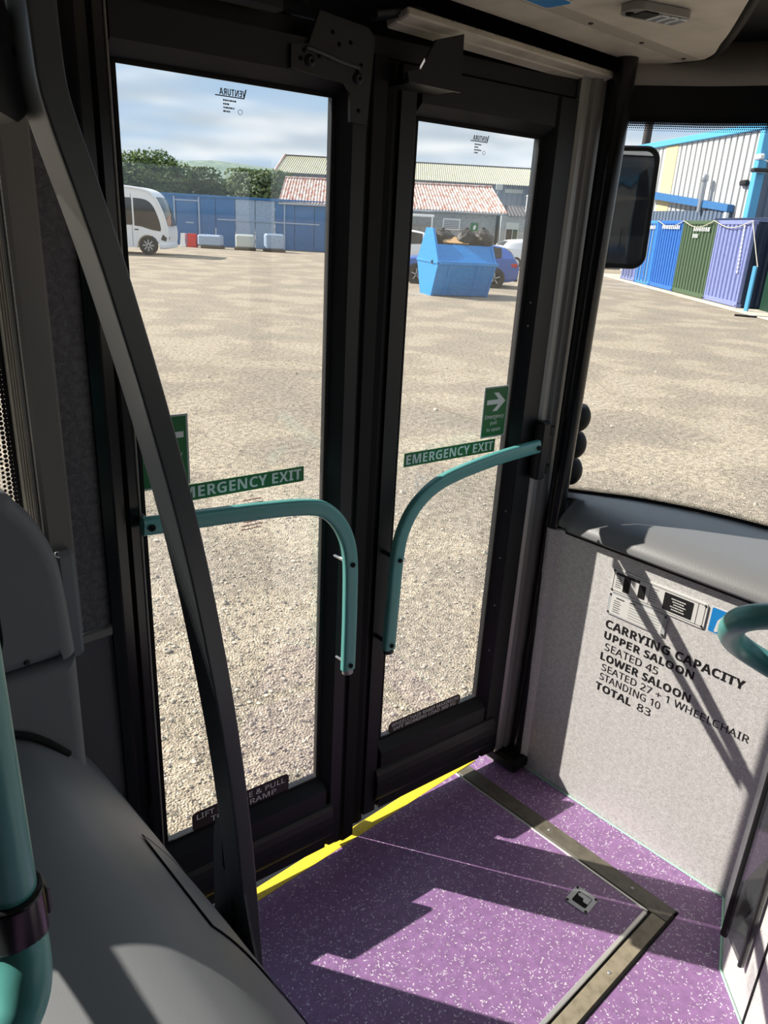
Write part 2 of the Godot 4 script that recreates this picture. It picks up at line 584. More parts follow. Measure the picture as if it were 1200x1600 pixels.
# ---------------------------------------------------------------- ground
func build_ground() -> void:
	var g := structure("floor_yard", "pale gravelly yard surface outside the bus doors", "ground")
	var b := mb()
	b.quad(Vector3(-500, GROUND, 500), Vector3(900, GROUND, 500), Vector3(900, GROUND, -900), Vector3(-500, GROUND, -900))
	put("gravel_surface", b, M.ground, g)

func build_stones() -> void:
	var r := RandomNumberGenerator.new()
	r.seed = 77
	var b := mb()
	var rows := []
	var f := noise(FastNoiseLite.TYPE_SIMPLEX, 0.9, 2, 2)
	for i in 5:
		var row := PackedVector3Array()
		var t := PI * i / 4.0
		for j in 7:
			var a := TAU * j / 7.0
			var p := Vector3(sin(t) * cos(a), cos(t) * 0.62, sin(t) * sin(a))
			row.append(p * (1.0 + 0.35 * f.get_noise_3d(p.x * 2, p.y * 2 + 5, p.z * 2)))
		rows.append(row)
	b.grid(rows, false, true)
	var me := b.mesh()
	for set_ in [["light_stones", M.stone_light, 12000, "pale"], ["grey_stones", M.stone_mid, 12000, "mid grey"], ["dark_stones", M.stone_dark, 2200, "dark grey"]]:
		var mm := MultiMesh.new()
		mm.transform_format = MultiMesh.TRANSFORM_3D
		mm.mesh = me
		mm.instance_count = set_[2]
		for i in set_[2]:
			var d := 1.2 + 13.0 * pow(r.randf(), 1.6)
			var l := r.randf_range(-0.75, 0.62) * (d + 1.0)
			var s := 0.003 + 0.0095 * pow(r.randf(), 2.5)
			if r.randf() < 0.012:
				s *= 2.2
			var o := outside(d, l, GROUND + s * 0.2)
			if o.z > -1.42:
				o.z = -1.42 - r.randf() * 4.0
			mm.set_instance_transform(i, Transform3D(Basis.from_euler(Vector3(r.randf_range(-0.4, 0.4), r.randf() * TAU, r.randf_range(-0.4, 0.4))).scaled(Vector3(s, s * r.randf_range(0.6, 1.0), s * r.randf_range(0.7, 1.2))), o))
		var o2 := MultiMeshInstance3D.new()
		o2.name = set_[0]
		o2.multimesh = mm
		o2.material_override = set_[1]
		o2.set_meta("kind", "stuff")
		o2.set_meta("label", "loose %s stones scattered over the yard by the doors" % set_[3])
		o2.set_meta("category", "stones")
		add_child(o2)

# ---------------------------------------------------------------- bus shell
func screen_curve() -> Array:
	# plan of the windscreen, from the door pillar across to the driver's side
	var half := [Vector3(1.915, 0, -1.235), Vector3(1.96, 0, -1.165), Vector3(2.0, 0, -1.105), Vector3(2.055, 0, -1.015), Vector3(2.117, 0, -0.845), Vector3(2.15, 0, -0.66), Vector3(2.175, 0, -0.35), Vector3(2.18, 0, 0.0)]
	var pts := half.duplicate()
	for i in range(half.size() - 2, -1, -1):
		pts.append(Vector3(half[i].x, 0, -half[i].z))
	return spline(pts, 4)

func sweep_curve(curve: Array, y0: float, y1: float, inset := 0.0, rows_n := 2) -> Array:
	var rows := []
	for i in curve.size():
		var t: Vector3 = (curve[mini(i + 1, curve.size() - 1)] - curve[maxi(i - 1, 0)]).normalized()
		var inw := t.cross(Vector3.UP)
		var r := PackedVector3Array()
		for k in rows_n:
			r.append(curve[i] - inw * inset + Vector3(0, lerpf(y0, y1, float(k) / (rows_n - 1)), 0))
		rows.append(r)
	return rows

func build_shell() -> void:
	# side wall on the door side, with the window behind the entrance
	var w := structure("wall_left", "dark side wall lining behind the entrance doors", "wall")
	put("lower_panel", mb().box(Vector3(-3.0, -0.3, -1.36), Vector3(0.513, 0.905, -1.30), 0.0), M.lower_panel, w)
	put("carpet_panel", mb().box(Vector3(0.456, 0.925, -1.36), Vector3(0.513, 2.16, -1.30), 0.0), M.carpet, w)
	put("header", mb().box(Vector3(-3.0, 1.985, -1.36), Vector3(0.456, 2.16, -1.30), 0.0), M.black, w)
	put("rear_pillar", mb().box(Vector3(-3.0, 0.905, -1.36), Vector3(-1.35, 1.985, -1.30), 0.0), M.lower_panel, w)
	# black ridged jamb between the lining and the door leaf
	var j := structure("trim_1", "black ridged door jamb beside the charcoal carpet panel", "door jamb")
	var poly := PackedVector2Array([Vector2(0.513, -1.36), Vector2(0.513, -1.292), Vector2(0.53, -1.284), Vector2(0.538, -1.292), Vector2(0.556, -1.292), Vector2(0.562, -1.282), Vector2(0.578, -1.282), Vector2(0.584, -1.30), Vector2(0.598, -1.318), Vector2(0.598, -1.36)])
	put("extrusion", mb().prism(poly, -0.05, -2.16, Transform3D(Basis(Vector3.RIGHT, Vector3.FORWARD * -1.0, Vector3.DOWN), Vector3.ZERO)), M.black_gloss, j)
	put("capping", mb().box(Vector3(0.405, 0.905, -1.30), Vector3(0.513, 0.925, -1.291), 0.003), M.window_trim, j)
	put("edge_highlight", mb().box(Vector3(0.579, 0.1, -1.286), Vector3(0.583, 2.0, -1.279), 0.001), M.window_trim, j)  # pale strip stands in for the highlight along the jamb edge
	# window by the front seat
	var wi := structure("window_2", "side window with dotted black edge beside the carpet panel", "window")
	put("pane", mb().box(Vector3(-1.35, 0.9, -1.345), Vector3(0.40, 1.985, -1.34), 0.0), M.glass_clean, wi)
	put("trim", mb().box(Vector3(0.405, 0.93, -1.34), Vector3(0.455, 1.985, -1.285), 0.006), M.window_trim, wi)
	put("trim", mb().box(Vector3(0.400, 0.93, -1.34), Vector3(0.412, 1.985, -1.300), 0.003), M.window_trim, wi)
	for k in 4:
		put("trim_rib", mb().box(Vector3(0.390 + k * 0.003, 0.93, -1.339), Vector3(0.392 + k * 0.003, 1.985, -1.320 + k * 0.004), 0.0), M.pale_trim, wi)
	put("black_border", mb().box(Vector3(0.383, 0.93, -1.338), Vector3(0.395, 1.985, -1.336), 0.0), M.ink, wi)
	var fb := mb()
	fb.quad_uv(Vector3(0.352, 0.93, -1.337), Vector3(0.384, 0.93, -1.337), Vector3(0.384, 1.985, -1.337), Vector3(0.352, 1.985, -1.337), Vector2(0, 0), Vector2(1, 32))
	put("dot_border", fb, dots(true), wi)
	# unseen far side, rear and skins, shut so that light enters through openings only
	var wr := structure("wall_right", "driver's side wall of the bus with cab windows", "wall")
	put("lower_panel", mb().box(Vector3(-3.0, -0.3, 1.25), Vector3(1.93, 0.95, 1.31)), M.lower_panel, wr)
	put("header", mb().box(Vector3(-3.0, 1.9, 1.25), Vector3(1.93, 2.16, 1.31)), M.black, wr)
	put("unseen_solid_panel", mb().box(Vector3(-3.0, 0.95, 1.25), Vector3(0.85, 1.9, 1.31)), M.lower_panel, wr)  # out of view, closes off side windows to darken the saloon
	put("pillar", mb().box(Vector3(1.83, 0.95, 1.25), Vector3(1.93, 1.9, 1.31)), M.black, wr)
	put("window_pane", mb().box(Vector3(0.85, 0.95, 1.28), Vector3(1.83, 1.9, 1.285)), M.glass_clean, wr)
	var rear := structure("wall_rear", "unseen bulkhead across the saloon behind the camera, placed to keep it dark", "wall")
	put("panel", mb().box(Vector3(-3.06, -0.3, -1.36), Vector3(-3.0, 2.16, 1.31)), M.lower_panel, rear)  # out of view, shuts off daylight from the rear of the saloon

func dots(columns: bool) -> StandardMaterial3D:
	# printed frit: staggered dots that shrink away from the border
	var key := "frit_c" if columns else "frit_r"
	if M.has(key):
		return M[key]
	var w := 128
	var h := 128
	var im := Image.create(w, h, false, Image.FORMAT_RGBA8)
	var cell := 32
	for y in h:
		for x in w:
			var col := int(x / cell)
			var oy := (cell / 2 if col % 2 else 0)
			var cx := col * cell + cell / 2.0
			var fy := fposmod(y + oy, cell) - cell / 2.0
			var rr := lerpf(6.0, 19.0, (cx / w))
			im.set_pixel(x, y, Color(0.04, 0.04, 0.045, 1.0 if Vector2(x - cx, fy).length() < rr else 0.0))
	var m := StandardMaterial3D.new()
	m.albedo_texture = ImageTexture.create_from_image(im)
	m.transparency = BaseMaterial3D.TRANSPARENCY_ALPHA_SCISSOR
	m.alpha_scissor_threshold = 0.5
	m.roughness = 0.6
	M[key] = m
	return m

# ---------------------------------------------------------------- doors
func rail_sv(b: MB, poly: Array, y0: float, y1: float) -> MB:
	# profile (s, off) of the door frame pushed up from y0 to y1
	var p := PackedVector2Array()
	for q in poly:
		p.append(Vector2(q[0], q[1]))
	return b.prism(p, -y0, -y1, Transform3D(Basis(Vector3(1, 0, 0), Vector3(0, 0, 1), Vector3(0, -1, 0)), Vector3.ZERO))

func rail_h(b: MB, poly: Array, s0: float, s1: float) -> MB:
	# profile (off, y) pushed along s
	var p := PackedVector2Array()
	for q in poly:
		p.append(Vector2(q[0], q[1]))
	return b.prism(p, s0, s1, Transform3D(Basis(Vector3(0, 0, 1), Vector3(0, 1, 0), Vector3(1, 0, 0)), Vector3.ZERO))

func leaf(d: Node3D, gl: float, gr: float, gb: float, gt: float, off: float, sl: float, sr: float, nose_left: bool) -> void:
	var c := 0.024
	var f := off + 0.034
	var bk := off - 0.02
	var top := 2.0
	var bot := 0.052
	put("stile", rail_sv(mb(), [[sl, bk], [gl, bk], [gl, off + 0.004], [gl - c, f], [sl, f]], bot, top), M.black, d)
	put("stile", rail_sv(mb(), [[gr, bk], [sr, bk], [sr, f], [gr + c, f], [gr, off + 0.004]], bot, top), M.black, d)
	put("top_rail", rail_h(mb(), [[bk, gt], [off + 0.004, gt], [f, gt + c], [f, top], [bk, top]], gl - c * 0.4, gr + c * 0.4), M.black, d)
	put("bottom_rail", rail_h(mb(), [[bk, bot], [f, bot], [f, gb - c], [off + 0.004, gb], [bk, gb]], gl - c * 0.4, gr + c * 0.4), M.black, d)
	# a bulging kick roll low on the leaf
	var roll := []
	for k in 9:
		var a := PI * k / 8.0
		roll.append([f + 0.016 * sin(a), 0.145 - 0.058 * cos(a)])
	put("kick_roll", rail_h(mb(), roll, sl + 0.035, sr - 0.03), M.black, d)
	# glass with its rubber gasket
	put("pane", mb().box(Vector3(gl - 0.008, gb - 0.008, off - 0.003), Vector3(gr + 0.008, gt + 0.008, off + 0.002)), M.glass, d)
	var g := mb()
	g.box(Vector3(gl - 0.002, gb, off + 0.002), Vector3(gl + 0.006, gt, off + 0.007), 0.001)
	g.box(Vector3(gr - 0.007, gb, off + 0.002), Vector3(gr + 0.002, gt, off + 0.007), 0.001)
	g.box(Vector3(gl + 0.006, gb - 0.002, off + 0.002), Vector3(gr - 0.007, gb + 0.008, off + 0.007), 0.001)
	g.box(Vector3(gl + 0.006, gt - 0.006, off + 0.002), Vector3(gr - 0.007, gt + 0.002, off + 0.007), 0.001)
	put("gasket", g, M.rubber, d)

func sticker(d: Node3D, called: String, s0: float, y0: float, s1: float, y1: float, off: float, r: float, m: Material) -> MeshInstance3D:
	return put(called, mb().prism(rounded(s0, y0, s1, y1, r), off, off + 0.0008), m, d)

func build_doors() -> void:
	var up := Vector3.UP
	var rt := Vector3.RIGHT
	# ---- leaf behind the slanting post
	var d := structure("door_1", "black framed glazed door leaf behind the slanting grey post", "door", DOOR_AT, -DOOR_TURN)
	var off := -0.012
	leaf(d, -0.535, -0.108, 0.277, 1.921, off, -0.592, -0.052, false)
	put("edge_seal", rail_sv(mb(), [[-0.052, off - 0.02], [0.006, off - 0.016], [0.013, off - 0.004], [0.013, off + 0.008], [0.006, off + 0.02], [-0.03, off + 0.024], [-0.036, off + 0.018], [-0.052, off + 0.018]], 0.03, 2.0), M.rubber, d)
	var z := off + 0.0022
	var ee := sticker(d, "exit_sticker", -0.478, 1.143, -0.165, 1.178, z, 0.001, M.green)
	text("lettering", "EMERGENCY EXIT", true, M.sign_white, ee, Vector3(-0.471, 1.149, z + 0.0008), rt, up, 0.299, 0.024)
	var sg := sticker(d, "green_sign", -0.532, 1.18, -0.433, 1.327, z, 0.001, M.sign_grey)
	put("sign_face", mb().prism(rounded(-0.528, 1.184, -0.437, 1.323, 0.001), z + 0.0008, z + 0.0012), M.green, sg)
	put("arrow", mb().prism(PackedVector2Array([Vector2(-0.519, 1.286), Vector2(-0.487, 1.310), Vector2(-0.472, 1.310), Vector2(-0.493, 1.292), Vector2(-0.443, 1.292), Vector2(-0.443, 1.280), Vector2(-0.493, 1.280), Vector2(-0.472, 1.262), Vector2(-0.487, 1.262)]), z + 0.0012, z + 0.0016), M.sign_white, sg)
	text("lettering", "Emergency", false, M.sign_white, sg, Vector3(-0.519, 1.237, z + 0.0012), rt, up, 0.072, 0.0145, 0.0004)
	text("lettering", "pull", false, M.sign_white, sg, Vector3(-0.496, 1.217, z + 0.0012), rt, up, 0.023, 0.014, 0.0004)
	text("lettering", "to open", false, M.sign_white, sg, Vector3(-0.51, 1.197, z + 0.0012), rt, up, 0.052, 0.013, 0.0004)
	var lf := sticker(d, "ramp_sticker", -0.467, 0.281, -0.199, 0.338, z + 0.002, 0.012, M.brown)
	text("lettering", "LIFT HANDLE & PULL", false, M.sign_white, lf, Vector3(-0.455, 0.3135, z + 0.0028), rt, up, 0.244, 0.0155)
	text("lettering", "TO USE RAMP", false, M.sign_white, lf, Vector3(-0.419, 0.2905, z + 0.0028), rt, up, 0.182, 0.0155)
	etch(d, -0.356, 1.905, 0.060, z)
	# faint rubbed-off sticker below the exit sticker, seen from its back
	var ru := mb()
	for k in 9:
		var yy := 1.052 + k * 0.0085
		ru.box(Vector3(-0.322 + 0.003 * (k % 3), yy, z), Vector3(-0.268 - 0.004 * ((k + 1) % 2), yy + 0.0022, z + 0.0004))
	put("rubbed_sticker", ru, M.red_etch, d)
	# hand rail
	var hp := spline([Vector3(-0.56, 1.136, 0.06), Vector3(-0.434, 1.129, 0.06), Vector3(-0.321, 1.122, 0.06), Vector3(-0.205, 1.110, 0.06), Vector3(-0.147, 1.090, 0.06), Vector3(-0.102, 1.037, 0.06), Vector3(-0.078, 0.962, 0.06), Vector3(-0.072, 0.823, 0.06), Vector3(-0.071, 0.70, 0.06), Vector3(-0.071, 0.652, 0.06)], 6)
	hand_rail(d, hp, [Vector3(-0.077, 0.945, 0.06), Vector3(-0.071, 0.667, 0.06)], Vector3(-0.546, 1.135, 0.06), 0.02, M.chrome)
	# corner bracket with bolts
	var br := put("corner_bracket", mb().prism(PackedVector2Array([Vector2(-0.226, 1.947), Vector2(-0.109, 1.937), Vector2(-0.098, 1.925), Vector2(-0.096, 1.874), Vector2(-0.056, 1.872), Vector2(-0.045, 2.02), Vector2(-0.06, 2.035), Vector2(-0.168, 2.045), Vector2(-0.19, 1.99), Vector2(-0.226, 1.984)]), 0.022, 0.03), M.dark_metal, d)
	for q in [Vector2(-0.188, 1.963), Vector2(-0.082, 1.949)]:
		bolt(br, Vector3(q.x, q.y, 0.03), 0.011)
	for q in [Vector2(-0.207, 1.964), Vector2(-0.2, 1.978), Vector2(-0.168, 1.973), Vector2(-0.148, 1.974), Vector2(-0.075, 1.972), Vector2(-0.083, 1.961), Vector2(-0.077, 1.895), Vector2(-0.14, 2.015), Vector2(-0.1, 2.005), Vector2(-0.125, 1.998)]:
		put("bolt_hole", mb().lathe([Vector2(0.0045, 0.0), Vector2(0.0045, 0.0012), Vector2(0.0, 0.0012)], Transform3D(Basis(Vector3.RIGHT, PI / 2), Vector3(q.x, q.y, 0.03)), 12), M.pit, br)
	put("weld_bead", mb().tube(spline([Vector3(-0.195, 1.983, 0.031), Vector3(-0.16, 1.978, 0.033), Vector3(-0.12, 1.971, 0.031), Vector3(-0.08, 1.966, 0.033)], 5), 0.003, 0.004, 8), M.post, br)

	# ---- leaf next to the front pillar
	var e := structure("door_2", "black framed glazed door leaf next to the front pillar", "door", DOOR_AT, -DOOR_TURN)
	off = -0.052
	leaf(e, 0.126, 0.521, 0.277, 1.911, off, 0.062, 0.604, true)
	put("edge_seal", rail_sv(mb(), [[0.062, off - 0.02], [0.062, off + 0.026], [0.045, off + 0.03], [0.030, off + 0.026], [0.018, off + 0.018], [0.002, off + 0.012], [-0.0055, off + 0.006], [-0.0055, off], [0.002, off - 0.006], [0.024, off - 0.012]], 0.03, 2.0), M.rubber, e)
	z = off + 0.0022
	ee = sticker(e, "exit_sticker", 0.155, 1.115, 0.476, 1.152, z, 0.001, M.green)
	text("lettering", "EMERGENCY EXIT", true, M.sign_white, ee, Vector3(0.162, 1.121, z + 0.0008), rt, up, 0.307, 0.025)
	sg = sticker(e, "green_sign", 0.417, 1.158, 0.509, 1.30, z, 0.001, M.sign_grey)
	put("sign_face", mb().prism(rounded(0.421, 1.162, 0.505, 1.296, 0.001), z + 0.0008, z + 0.0012), M.green, sg)
	put("arrow", mb().prism(PackedVector2Array([Vector2(0.498, 1.258), Vector2(0.469, 1.283), Vector2(0.452, 1.283), Vector2(0.472, 1.264), Vector2(0.429, 1.264), Vector2(0.429, 1.251), Vector2(0.472, 1.251), Vector2(0.452, 1.232), Vector2(0.469, 1.232)]), z + 0.0012, z + 0.0016), M.sign_white, sg)
	text("lettering", "Emergency", false, M.sign_white, sg, Vector3(0.427, 1.208, z + 0.0012), rt, up, 0.072, 0.0145, 0.0004)
	text("lettering", "pull", false, M.sign_white, sg, Vector3(0.450, 1.191, z + 0.0012), rt, up, 0.023, 0.014, 0.0004)
	text("lettering", "to open", false, M.sign_white, sg, Vector3(0.437, 1.172, z + 0.0012), rt, up, 0.052, 0.013, 0.0004)
	lf = sticker(e, "load_sticker", 0.160, 0.284, 0.444, 0.323, z + 0.002, 0.014, M.brown)
	text("lettering", "WHEELCHAIR RAMP MAXIMUM", false, M.sign_white, lf, Vector3(0.170, 0.305, z + 0.0028), rt, up, 0.264, 0.0125)
	text("lettering", "SAFE WORKING LOAD 300 KG", false, M.sign_white, lf, Vector3(0.178, 0.289, z + 0.0028), rt, up, 0.246, 0.0125)
	etch(e, 0.29, 1.896, 0.056, z)
	hp = spline([Vector3(0.566, 1.139, 0.03), Vector3(0.417, 1.127, 0.03), Vector3(0.281, 1.107, 0.03), Vector3(0.197, 1.083, 0.03), Vector3(0.137, 1.039, 0.03), Vector3(0.102, 0.979, 0.03), Vector3(0.089, 0.911, 0.03), Vector3(0.084, 0.784, 0.03), Vector3(0.081, 0.69, 0.03), Vector3(0.080, 0.645, 0.03)], 6)
	hand_rail(e, hp, [Vector3(0.089, 0.905, 0.03), Vector3(0.080, 0.66, 0.03)], Vector3(0.556, 1.138, 0.03), 0.0, M.rubber)
	put("top_bracket", mb().prism(PackedVector2Array([Vector2(0.010, 1.952), Vector2(0.144, 1.95), Vector2(0.140, 2.052), Vector2(0.072, 2.032), Vector2(0.036, 1.977), Vector2(0.004, 1.968)]), 0.064, 0.072).box(Vector3(0.02, 1.952, -0.02), Vector3(0.14, 1.962, 0.066)), M.black, e)
	# screws along the glazing bead
	for y in [0.46, 0.62, 0.78, 0.93, 1.46, 1.52]:
		put("bead_screw", mb().lathe([Vector2(0.003, 0.0), Vector2(0.003, 0.001), Vector2(0.0, 0.0016)], Transform3D(Basis(Vector3.RIGHT, PI / 2), Vector3(0.533, y, off + 0.021)), 8), M.alu, e)

	# ridged aluminium jamb and its hinge block by the front pillar
	var j := structure("trim_2", "ribbed grey aluminium door jamb in front of the windscreen pillar", "door jamb", DOOR_AT, -DOOR_TURN)
	put("extrusion", rail_sv(mb(), [[0.608, -0.09], [0.608, -0.02], [0.618, -0.014], [0.634, -0.014], [0.638, -0.02], [0.644, -0.02], [0.648, -0.010], [0.676, -0.010], [0.68, -0.018], [0.70, -0.018], [0.70, -0.09]], 0.0, 2.06), M.alu, j)
	var hb := put("hinge_block", mb().box(Vector3(0.588, 1.03, -0.012), Vector3(0.625, 1.2, 0.022), 0.006), M.black, j)
	for y in [1.055, 1.17]:
		put("lug", mb().box(Vector3(0.63, y - 0.014, -0.012), Vector3(0.652, y + 0.014, 0.012), 0.004), M.black, hb)
	# header over the leaves
	var h := structure("trim_3", "black header beam above both door leaves", "header", DOOR_AT, -DOOR_TURN)
	put("beam", mb().box(Vector3(-0.60, 2.003, -0.12), Vector3(0.72, 2.045, -0.03), 0.004), M.black, h)
	put("backing", mb().box(Vector3(-0.60, 2.045, -0.16), Vector3(0.72, 2.17, -0.12)), M.black, h)
	put("guide_rail", mb().box(Vector3(-0.58, 2.03, 0.0), Vector3(-0.24, 2.055, 0.03), 0.004), M.black, h)
	put("hinge_arm", mb().tube([Vector3(-0.05, 2.06, 0.03), Vector3(0.02, 2.075, 0.05), Vector3(0.12, 2.08, 0.02)], 0.02, 0.012, 10), M.black, h)
	put("operator_case", mb().box(Vector3(-0.60, 2.06, -0.10), Vector3(-0.17, 2.16, 0.05), 0.01), M.black, h)

func etch(d: Node3D, s0: float, y: float, w: float, z: float) -> void:
	# maker's mark etched on the outside, so it reads backwards from here
	var o := Node3D.new()
	o.name = "glass_mark"
	d.add_child(o, true)
	o.set_meta("label", "black maker's mark on the glass, reading backwards")
	text("lettering", "VENTURA", true, M.ink, o, Vector3(s0 + w, y - 0.012, z), Vector3.LEFT, Vector3.UP, w * 0.86, 0.0105, 0.0004)
	put("underline", mb().box(Vector3(s0, y - 0.0145, z), Vector3(s0 + w * 0.92, y - 0.0128, z + 0.0004)), M.ink, o)
	put("tick", mb().prism(PackedVector2Array([Vector2(s0 + w * 0.90, y - 0.0145), Vector2(s0 + w * 0.94, y - 0.0145), Vector2(s0 + w * 1.02, y + 0.001), Vector2(s0 + w * 0.98, y + 0.001)]), z, z + 0.0004), M.ink, o)
	var small := mb()
	var r := RandomNumberGenerator.new()
	r.seed = 3
	for k in 4:
		var x := s0 + w * 0.25
		while x < s0 + w * 0.62 - 0.01 * (k % 2):
			var l := r.randf_range(0.0012, 0.004)
			small.box(Vector3(x, y - 0.0215 - 0.0058 * k, z), Vector3(x + l, y - 0.0188 - 0.0058 * k, z + 0.0004))
			x += l + 0.0009
	print_part(small, M.ink, o)
	var ring := []
	for k in 17:
		var a := TAU * k / 16.0
		ring.append(Vector3(s0 + w * 0.80 + 0.0042 * cos(a), y - 0.036 + 0.0042 * sin(a), z + 0.0004))
	put("ring_mark", mb().tube(ring, 0.0006, 0.0004, 6, Vector3(0, 0, 1)), M.ink, o)

func bolt(p: Node3D, at: Vector3, r: float) -> void:
	var fr := Transform3D(Basis(Vector3.RIGHT, PI / 2), at)
	var b := put("bolt", mb().lathe([Vector2(r, 0.0), Vector2(r, 0.002), Vector2(r * 0.9, 0.003), Vector2(r * 0.75, 0.003), Vector2(r * 0.65, 0.007), Vector2(r * 0.3, 0.0075), Vector2(r * 0.3, 0.004), Vector2(0, 0.004)], fr, 16), M.black, p)
	b.set_meta("label", "round headed socket bolt")

func hand_rail(d: Node3D, path: Array, pins: Array, end_screw: Vector3, _o: float, pin_mat: Material) -> void:
	var hr := put("hand_rail", mb().tube(path, 0.0115, 0.0185, 24, Vector3(0, 0, 1), 3.2), M.teal, d)
	hr.set_meta("label", "teal bent hand rail")
	for p in pins:
		put("standoff", mb().rod(Vector3(p.x - 0.012, p.y + 0.004, 0.0 if pin_mat == M.chrome else -0.04), Vector3(p.x, p.y, p.z - 0.006), 0.006), pin_mat, hr)
		put("screw", mb().lathe([Vector2(0.006, 0.0), Vector2(0.006, 0.002), Vector2(0.003, 0.003), Vector2(0.0, 0.002)], Transform3D(Basis(Vector3.RIGHT, PI / 2), Vector3(p.x, p.y, p.z + 0.0135)), 12), M.pit, hr)
	put("screw", mb().lathe([Vector2(0.007, 0.0), Vector2(0.007, 0.002), Vector2(0.0035, 0.003), Vector2(0.0, 0.002)], Transform3D(Basis(Vector3.RIGHT, PI / 2), end_screw + Vector3(0, 0, 0.0135)), 12), M.pit, hr)
	put("standoff", mb().rod(end_screw + Vector3(0, 0, -0.008), Vector3(end_screw.x, end_screw.y, -0.005), 0.008), M.black, hr)
	var e: Vector3 = path[-1]
	put("end_cap", mb().tube([e + Vector3(0, 0.002, 0), e + Vector3(0, -0.006, 0), e + Vector3(0, -0.012, 0)], 0.012, 0.015, 14), M.alu if pin_mat == M.chrome else M.dark_metal, hr)

# ---------------------------------------------------------------- floor
func build_floor() -> void:
	var f := structure("floor", "purple vinyl bus floor with white flecks", "floor")
	put("saloon_vinyl", mb().box(Vector3(-3.0, -0.06, -0.495), Vector3(1.9, 0.0, 1.25)), M.vinyl, f)
	put("front_vinyl", mb().box(Vector3(1.662, -0.06, -1.27), Vector3(1.9, 0.0, -0.495)), M.vinyl, f)
	put("side_vinyl", mb().box(Vector3(-3.0, -0.06, -1.30), Vector3(0.70, 0.0, -0.495)), M.vinyl, f)
	put("sub_floor", mb().box(Vector3(0.5, -0.10, -1.42), Vector3(1.9, -0.055, -0.49)), M.pit, f)
	put("sill", mb().box(Vector3(0.55, -0.30, -1.40), Vector3(1.85, -0.045, -1.285)), M.black, f)
	# hinged boarding ramp lying flat
	var r := thing("boarding_ramp", "purple flecked wheelchair ramp flap lying flat at the doors", "ramp", Vector3(1.15, 0, -0.9))
	var fr := Transform3D(Basis.IDENTITY, -r.position)
	put("plate", mb().box(Vector3(0.705, -0.03, -1.25), Vector3(1.592, 0.004, -0.562), 0.0, fr), M.vinyl, r)
	var ed := put("edging", mb().box(Vector3(1.592, -0.03, -1.25), Vector3(1.601, 0.006, -0.553), 0.002, fr), M.alu_bright, r)
	ed.set_meta("label", "bright aluminium edging")
	put("edging", mb().box(Vector3(0.705, -0.03, -0.562), Vector3(1.592, 0.006, -0.550), 0.002, fr), M.alu_bright, r)
	# recessed lifting latch, set diagonally
	var l := Node3D.new()
	l.name = "latch"
	r.add_child(l)
	l.position = Vector3(1.489, 0.004, -0.690) - r.position
	l.rotation_degrees.y = 4.0
	l.set_meta("label", "square grey metal lifting latch with dark finger well")
	var flat := Transform3D(Basis(Vector3.RIGHT, -PI / 2), Vector3.ZERO)
	var ring := []
	var o := rounded(-0.034, -0.034, 0.034, 0.034, 0.008)
	var inn := rounded(-0.021, -0.022, 0.021, 0.020, 0.005)
	var rows := []
	for pr in [[o, 0.0], [o, 0.0022], [inn, 0.0028], [inn, -0.004]]:
		var row := PackedVector3Array()
		for q in pr[0]:
			row.append(flat * Vector3(q.x, q.y, pr[1]))
		rows.append(row)
	var fb := mb()
	for i in 3:
		for k in o.size():
			var k2: int = (k + 1) % o.size()
			fb.quad(rows[i][k], rows[i][k2], rows[i + 1][k2], rows[i + 1][k])
	put("bezel", fb, M.galv, l)
	put("well", mb().box(Vector3(-0.021, 0.0002, -0.02), Vector3(0.021, 0.0006, 0.022)), M.pit, l)
	put("pull_tongue", mb().prism(PackedVector2Array([Vector2(-0.004, -0.02), Vector2(0.019, -0.02), Vector2(0.019, 0.012), Vector2(0.012, 0.018), Vector2(0.006, 0.012), Vector2(0.006, -0.002), Vector2(-0.004, -0.006)]), 0.0006, 0.0024, flat), M.galv, l)
	for q in [Vector2(-0.028, -0.028), Vector2(0.028, -0.028), Vector2(0.028, 0.028), Vector2(-0.028, 0.028)]:
		put("rivet", mb().lathe([Vector2(0.0045, 0.0022), Vector2(0.0042, 0.0034), Vector2(0.002, 0.0034), Vector2(0.0016, 0.0026), Vector2(0, 0.0026)], Transform3D(Basis.IDENTITY, Vector3(q.x, 0, q.y)), 12), M.dark_metal, l)
	# worn metal cover strips round the ramp
	var s := structure("trim_4", "worn grey metal cover strips along the ramp edges", "floor trim")
	put("cover_strip", mb().box(Vector3(1.606, -0.03, -1.25), Vector3(1.662, 0.003, -0.502), 0.002), M.dark_strip, s)
	put("cover_strip", mb().box(Vector3(0.70, -0.03, -0.544), Vector3(1.606, 0.003, -0.503), 0.002), M.grey_strip, s)
	put("rubber_line", mb().box(Vector3(1.601, -0.03, -1.25), Vector3(1.606, 0.0, -0.545)), M.rubber, s)
	put("rubber_line", mb().box(Vector3(0.70, -0.03, -0.550), Vector3(1.606, 0.0005, -0.544)), M.rubber, s)
	put("rubber_line", mb().box(Vector3(0.70, -0.03, -0.503), Vector3(1.64, 0.004, -0.495), 0.002), M.rubber, s)
	for q in [Vector2(1.633, -0.9), Vector2(1.634, -0.62), Vector2(1.36, -0.524), Vector2(1.1, -0.523)]:
		put("strip_screw", mb().lathe([Vector2(0.005, 0.003), Vector2(0.004, 0.0045), Vector2(0, 0.005)], Transform3D(Basis.IDENTITY, Vector3(q.x, 0, q.y)), 10), M.galv, s)
	var y := structure("trim_5", "yellow edge strip along the door threshold", "threshold")
	put("strip", mb().box(Vector3(0.66, -0.05, -1.292), Vector3(1.70, 0.002, -1.250), 0.003), M.yellow, y)
	# mint sealant bead where the floor meets the panels
	var sl := structure("trim_6", "mint green sealant line between floor and grey panel", "floor trim")
